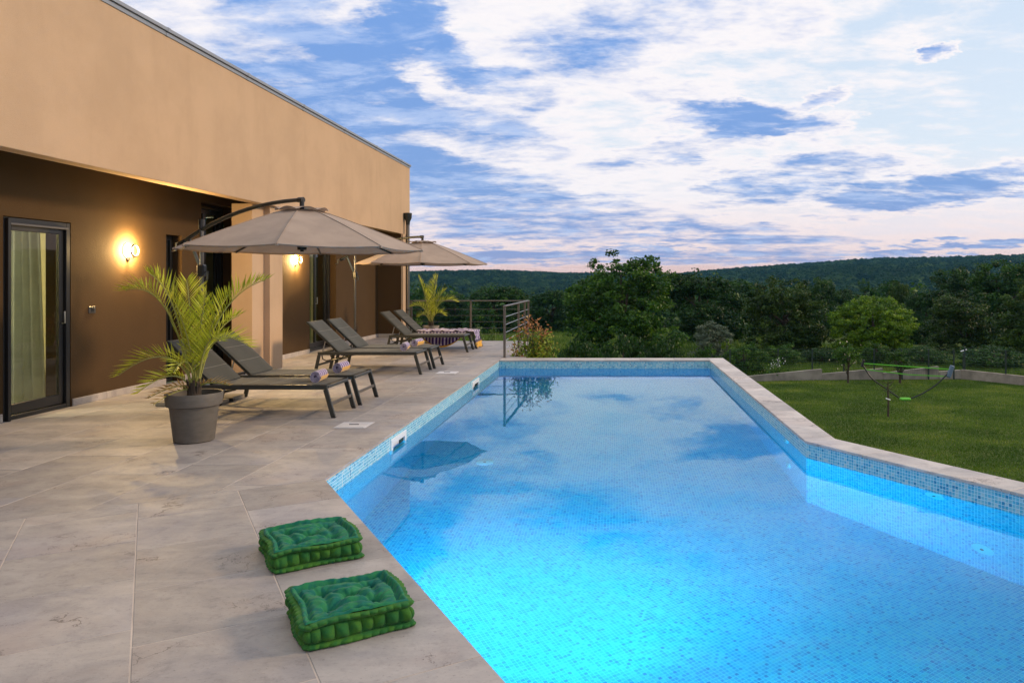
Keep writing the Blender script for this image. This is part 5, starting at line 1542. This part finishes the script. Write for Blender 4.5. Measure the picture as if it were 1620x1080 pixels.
for k in range(9):
    b = MB(); b.tube([(*p2[0], -2.5 + k * .115), (*p2[-1], -2.5 + k * .115)], .006, 4); fp(b.build('wire', M['fence_green']), fence2)
t = thing('lamp_post', 'slim dark post with a small pale lamp head behind the wall corner', 'lamp post', (at(1524, 35.4), 35.4, -3))
b = MB(); b.tube([(0, 0, 0), (0, 0, 1.12)], .035, 8); b.build('post', M['fence_green'], t, True)
b = MB(); b.beam((-.12, 0, 1.20), (.16, 0, 1.29), .10, .045, 0, .01); b.build('lamp_head', M['lid'], t)

# ------------------------------------------------------------------ badminton net
nY = 28.5; NX0, NX1 = at(1371, nY), at(1502, nY)
t = thing('badminton_net', 'portable badminton net with lime green tapes on a curved black stand on the lawn', 'badminton net', (at(1430, nY), nY, -3))
def npart(b, nm, m, sm=False): o = b.build(nm, m, None, sm); o.parent = t; o.matrix_parent_inverse = Matrix.Translation(-t.location); return o
cxn = at(1432, nY); zb = -2.90
def nz(y, Y=nY): return 1.5 - (y - 444) / 1200 * Y
L_pts = [(cxn - .22, nY, zb), (at(1402, nY), nY + .2, nz(614)), (at(1384, nY), nY + .35, nz(600)), (at(1371, nY), nY + .4, nz(580))]
R_pts = [(cxn + .22, nY, zb - .02), (at(1460, nY), nY, nz(622)), (at(1483, nY), nY, nz(607)), (at(1502, nY), nY, nz(588))]
def smooth(p, n=5):
    o = []
    P_ = [Vector(a) for a in p]; P_ = [P_[0] * 2 - P_[1]] + P_ + [P_[-1] * 2 - P_[-2]]
    for i in range(1, len(P_) - 2):
        for k in range(n):
            u = k / n; o.append(.5 * ((2 * P_[i]) + (P_[i + 1] - P_[i - 1]) * u + (2 * P_[i - 1] - 5 * P_[i] + 4 * P_[i + 1] - P_[i + 2]) * u * u + (3 * P_[i] - P_[i - 1] - 3 * P_[i + 1] + P_[i + 2]) * u ** 3))
    o.append(P_[-2]); return o
for p in (L_pts, R_pts): b = MB(); b.tube(smooth(p), .026, 8); npart(b, 'curved_pole', M['net_black'], True)
b = MB(); b.box((cxn - .20, nY - .10, -3.0), (cxn + .20, nY + .10, -2.89), 0, .04); npart(b, 'stand', M['net_green'])
b = MB(); b.beam((at(1500, nY), nY, nz(597)), (at(1507, nY), nY, nz(578)), .12, .16, 0, .03); npart(b, 'end_cap', M['net_blue'])
b = MB(); b.beam((at(1369, nY), nY + .4, nz(582)), (at(1372, nY), nY + .4, nz(571)), .08, .08, 0, .02); npart(b, 'end_cap', M['net_black'])
b = MB(); b.beam((at(1371, nY), nY + .4, nz(576.5)), (at(1502, nY), nY, nz(584)), .010, .038, 0, .002); npart(b, 'tape', M['net_green'])
b = MB(); b.beam((at(1373, nY), nY + .4, nz(586)), (at(1440, nY), nY + .2, nz(593.5)), .010, .038, 0, .002); b.beam((at(1440, nY), nY + .2, nz(593.5)), (at(1502, nY), nY, nz(595.5)), .010, .036, 0, .002); npart(b, 'tape', M['net_green'])
b = MB()
for k in range(41):
    u = k / 40; x0 = at(1372, nY) + (at(1502, nY) - at(1372, nY)) * u; y0 = nY + .4 * (1 - u)
    za = nz(576.5 + 7.5 * u); zc = nz(586 + 9.5 * min(1, u * 1.5))
    b.tube([(x0, y0, za), (x0, y0, zc)], .0022, 3, 0, False)
npart(b, 'netting', M['net_black'])['kind'] = 'stuff'

# ------------------------------------------------------------------ grass blades and weeds
rg = np.random.default_rng(21)
def blades(n, xr, yr, h, keep=None, w=.010):
    x = rg.uniform(*xr, n); y = rg.uniform(*yr, n)
    if keep is not None: k = keep(x, y); x = x[k]; y = y[k]
    n = len(x); z = gz(x, y); a = rg.uniform(0, 2 * pi, n); hh = h * rg.uniform(.5, 1.3, n); lean = rg.normal(size=(n, 2)) * .35
    p = np.stack([x, y, z], -1); s = np.stack([np.cos(a), np.sin(a), a * 0], -1) * w * (1 + .0 * hh)[:, None]
    top = p + np.stack([lean[:, 0] * hh, lean[:, 1] * hh, hh], -1)
    gg = np.random.default_rng(77).random((64, 64)); 
    def gn(u, w):
        i = np.floor(u).astype(int); j = np.floor(w).astype(int); fu = u - i; fw = w - j; fu = fu * fu * (3 - 2 * fu); fw = fw * fw * (3 - 2 * fw)
        g_ = lambda a_, b_: gg[a_ % 64, b_ % 64]
        return (g_(i, j) * (1 - fu) + g_(i + 1, j) * fu) * (1 - fw) + (g_(i, j + 1) * (1 - fu) + g_(i + 1, j + 1) * fu) * fw
    patch0 = .95 * (gn(x * .55, y * .9) - .5) + .55 * (gn(x * 1.9 + 9, y * 2.6) - .5)
    patch = patch0 + .45 + .5 * (.20 * np.sin(y * 2.1 + .8 * np.sin(x * .7)) + .20 * np.sin(x * 1.3 + y * .8) * np.sin(y * .5 - x * .9) + .16 * np.sin(x * .5 + y * .23 + 1))
    return np.stack([p - s, p + s, top], 1).reshape(-1, 3), np.clip(patch + rg.normal(size=n) * .22, 0, 1)
V1, T1 = blades(230000, (2.6, 19.5), (15.5, 34.4), .045, lambda x, y: (y < 34.3 - (x - 16).clip(0) * 1.22) & (np.abs((x / y) - .4) < .26), .011)
o = link('lawn_grass', npmesh('lawn_grass', V1, 3, M['grass_blade'], T1)); tag(o, 'short mown grass of the lawn right of the pool', 'grass', kind='stuff')
V2, T2 = blades(60000, (3, 22), (34.9, 42), .34, lambda x, y: (y > 35.0 - (x - 15.6).clip(0) * 1.22), .012)
o = link('tall_grass', npmesh('tall_grass', V2, 3, M['grass_blade'], T2)); tag(o, 'taller uncut grass behind the garden wall', 'grass', kind='stuff')
V3, T3 = blades(60000, (-14, 16), (44, 100), .4, None, .03)
o = link('meadow_grass', npmesh('meadow_grass', V3, 3, M['grass_blade'], T3)); tag(o, 'pale green meadow left of the tall broadleaf tree', 'grass', kind='stuff')

# ------------------------------------------------------------------ far forest (instanced crowns on the hills)
def forest(name, label, n, rmin, rmax, amin, amax, smin, smax, seed):
    rg = np.random.default_rng(seed)
    r = np.sqrt(rg.uniform(rmin ** 2, rmax ** 2, n)); a = rg.uniform(amin, amax, n)
    x = r * np.sin(a); y = r * np.cos(a); z = gz(x, y)
    me_ = bpy.data.meshes.new(name); me_.vertices.add(n); me_.vertices.foreach_set('co', np.stack([x, y, z], -1).astype(np.float32).ravel())
    s = me_.attributes.new('size', 'FLOAT', 'POINT'); s.data.foreach_set('value', rg.uniform(smin, smax, n).astype(np.float32))
    s = me_.attributes.new('tint', 'FLOAT', 'POINT'); s.data.foreach_set('value', rg.random(n).astype(np.float32))
    o = link(name, me_); tag(o, label, 'forest', kind='stuff')
    ng = bpy.data.node_groups.new(name + '_nodes', 'GeometryNodeTree')
    ng.interface.new_socket('Geometry', in_out='INPUT', socket_type='NodeSocketGeometry'); ng.interface.new_socket('Geometry', in_out='OUTPUT', socket_type='NodeSocketGeometry')
    nn = ng.nodes; ll = ng.links
    gi = nn.new('NodeGroupInput'); go = nn.new('NodeGroupOutput')
    m2p = nn.new('GeometryNodeMeshToPoints'); ll.new(gi.outputs[0], m2p.inputs[0])
    ico = nn.new('GeometryNodeMeshIcoSphere'); ico.inputs['Radius'].default_value = .55; ico.inputs['Subdivisions'].default_value = 4
    nz_ = nn.new('ShaderNodeTexNoise'); nz_.inputs['Scale'].default_value = 3.2; nz_.inputs['Detail'].default_value = 4; nz_.inputs['Roughness'].default_value = .75
    sub = nn.new('ShaderNodeVectorMath'); sub.operation = 'SUBTRACT'; ll.new(nz_.outputs['Color'], sub.inputs[0]); sub.inputs[1].default_value = (.5, .5, .5)
    sc_ = nn.new('ShaderNodeVectorMath'); sc_.operation = 'SCALE'; ll.new(sub.outputs[0], sc_.inputs[0]); sc_.inputs['Scale'].default_value = .62
    ad = nn.new('ShaderNodeVectorMath'); ad.operation = 'ADD'; ll.new(sc_.outputs[0], ad.inputs[0]); ad.inputs[1].default_value = (0, 0, .45)
    sp_ = nn.new('GeometryNodeSetPosition'); ll.new(ico.outputs[0], sp_.inputs['Geometry']); ll.new(ad.outputs[0], sp_.inputs['Offset'])
    sm = nn.new('GeometryNodeSetMaterial'); sm.inputs['Material'].default_value = M['forest']; ll.new(sp_.outputs[0], sm.inputs[0])
    iop = nn.new('GeometryNodeInstanceOnPoints'); ll.new(m2p.outputs[0], iop.inputs['Points']); ll.new(sm.outputs[0], iop.inputs['Instance'])
    na_ = nn.new('GeometryNodeInputNamedAttribute'); na_.data_type = 'FLOAT'; na_.inputs['Name'].default_value = 'size'
    cx_ = nn.new('ShaderNodeCombineXYZ'); 
    rz2 = nn.new('FunctionNodeRandomValue'); rz2.data_type = 'FLOAT_VECTOR'; rz2.inputs[0].default_value = (-.25, -.25, 0); rz2.inputs[1].default_value = (.25, .25, 6.28)
    ll.new(na_.outputs[0], iop.inputs['Scale']); ll.new(rz2.outputs[0], iop.inputs['Rotation'])
    ll.new(iop.outputs[0], go.inputs[0])
    md = o.modifiers.new('scatter', 'NODES'); md.node_group = ng
    return o
forest('far_forest', 'continuous dark forest covering the far hills', 30000, 320, 1500, -.42, .66, 7, 17, 1)
rg = np.random.default_rng(33); C_l = []; T_l = []; O_l = []
for k in range(250):
    d = math.sqrt(rg.uniform(105 ** 2, 330 ** 2)) if k > 70 else rg.uniform(88, 125); a = rg.uniform(-.34, .60)
    x = d * math.sin(a); y = d * math.cos(a); z = float(gz(x, y)); H = rg.uniform(5.5, 8.5) * (1 if k > 70 else .8); Wd = rg.uniform(5.5, 8.5)
    if k <= 70 and -.10 < x / y < .0: continue
    ell = [(0, 0, H * .45, Wd * .40, Wd * .40, H * .42)] + [(Wd * .3 * math.cos(b_), Wd * .3 * math.sin(b_), H * h_, Wd * .26, Wd * .26, H * .22) for b_, h_ in zip(rg.uniform(0, 6.28, 6), rg.uniform(.2, .8, 6))]
    p_, t_, o_ = crown_pts(rg, ell, 60, 17, .75, .6, .15); p_[:, 2] = np.maximum(p_[:, 2], .05)
    O_l.append(o_); C_l.append(p_ + (x, y, z)); T_l.append(np.clip(t_ + rg.uniform(-.2, .2), 0, 1))
C_l = np.concatenate(C_l); T_l = np.concatenate(T_l)
o = link('valley_wood', npmesh('valley_wood', leaf_quads(C_l, .62, rg, out=np.concatenate(O_l)), 4, M['leaf_dark'], T_l)); tag(o, 'belt of dark woodland in the valley behind the nearer trees', 'forest', kind='stuff')

# ------------------------------------------------------------------ haze
hb = MB(); hb.box((-2200, -60, -60), (2600, 2600, 75))
hz = hb.build('haze', []) if False else None
HZ = True
if HZ:
    m_ = bpy.data.materials.new('air_haze'); m_.use_nodes = True; t_ = N(m_.node_tree); t_.n.clear()
    o_ = t_.new('ShaderNodeOutputMaterial'); pv = t_.new('ShaderNodeVolumePrincipled'); pv.inputs['Density'].default_value = .00010; pv.inputs['Color'].default_value = (.16, .55, .92, 1); pv.inputs['Anisotropy'].default_value = .2
    t_.link(pv.outputs[0], o_.inputs['Volume'])
    zmin = float(vs_min) if False else -80
    hz = hb.build('haze', m_); hz['kind'] = 'stuff'; hz['label'] = 'thin blue evening haze over the valley'; hz.display_type = 'WIRE'
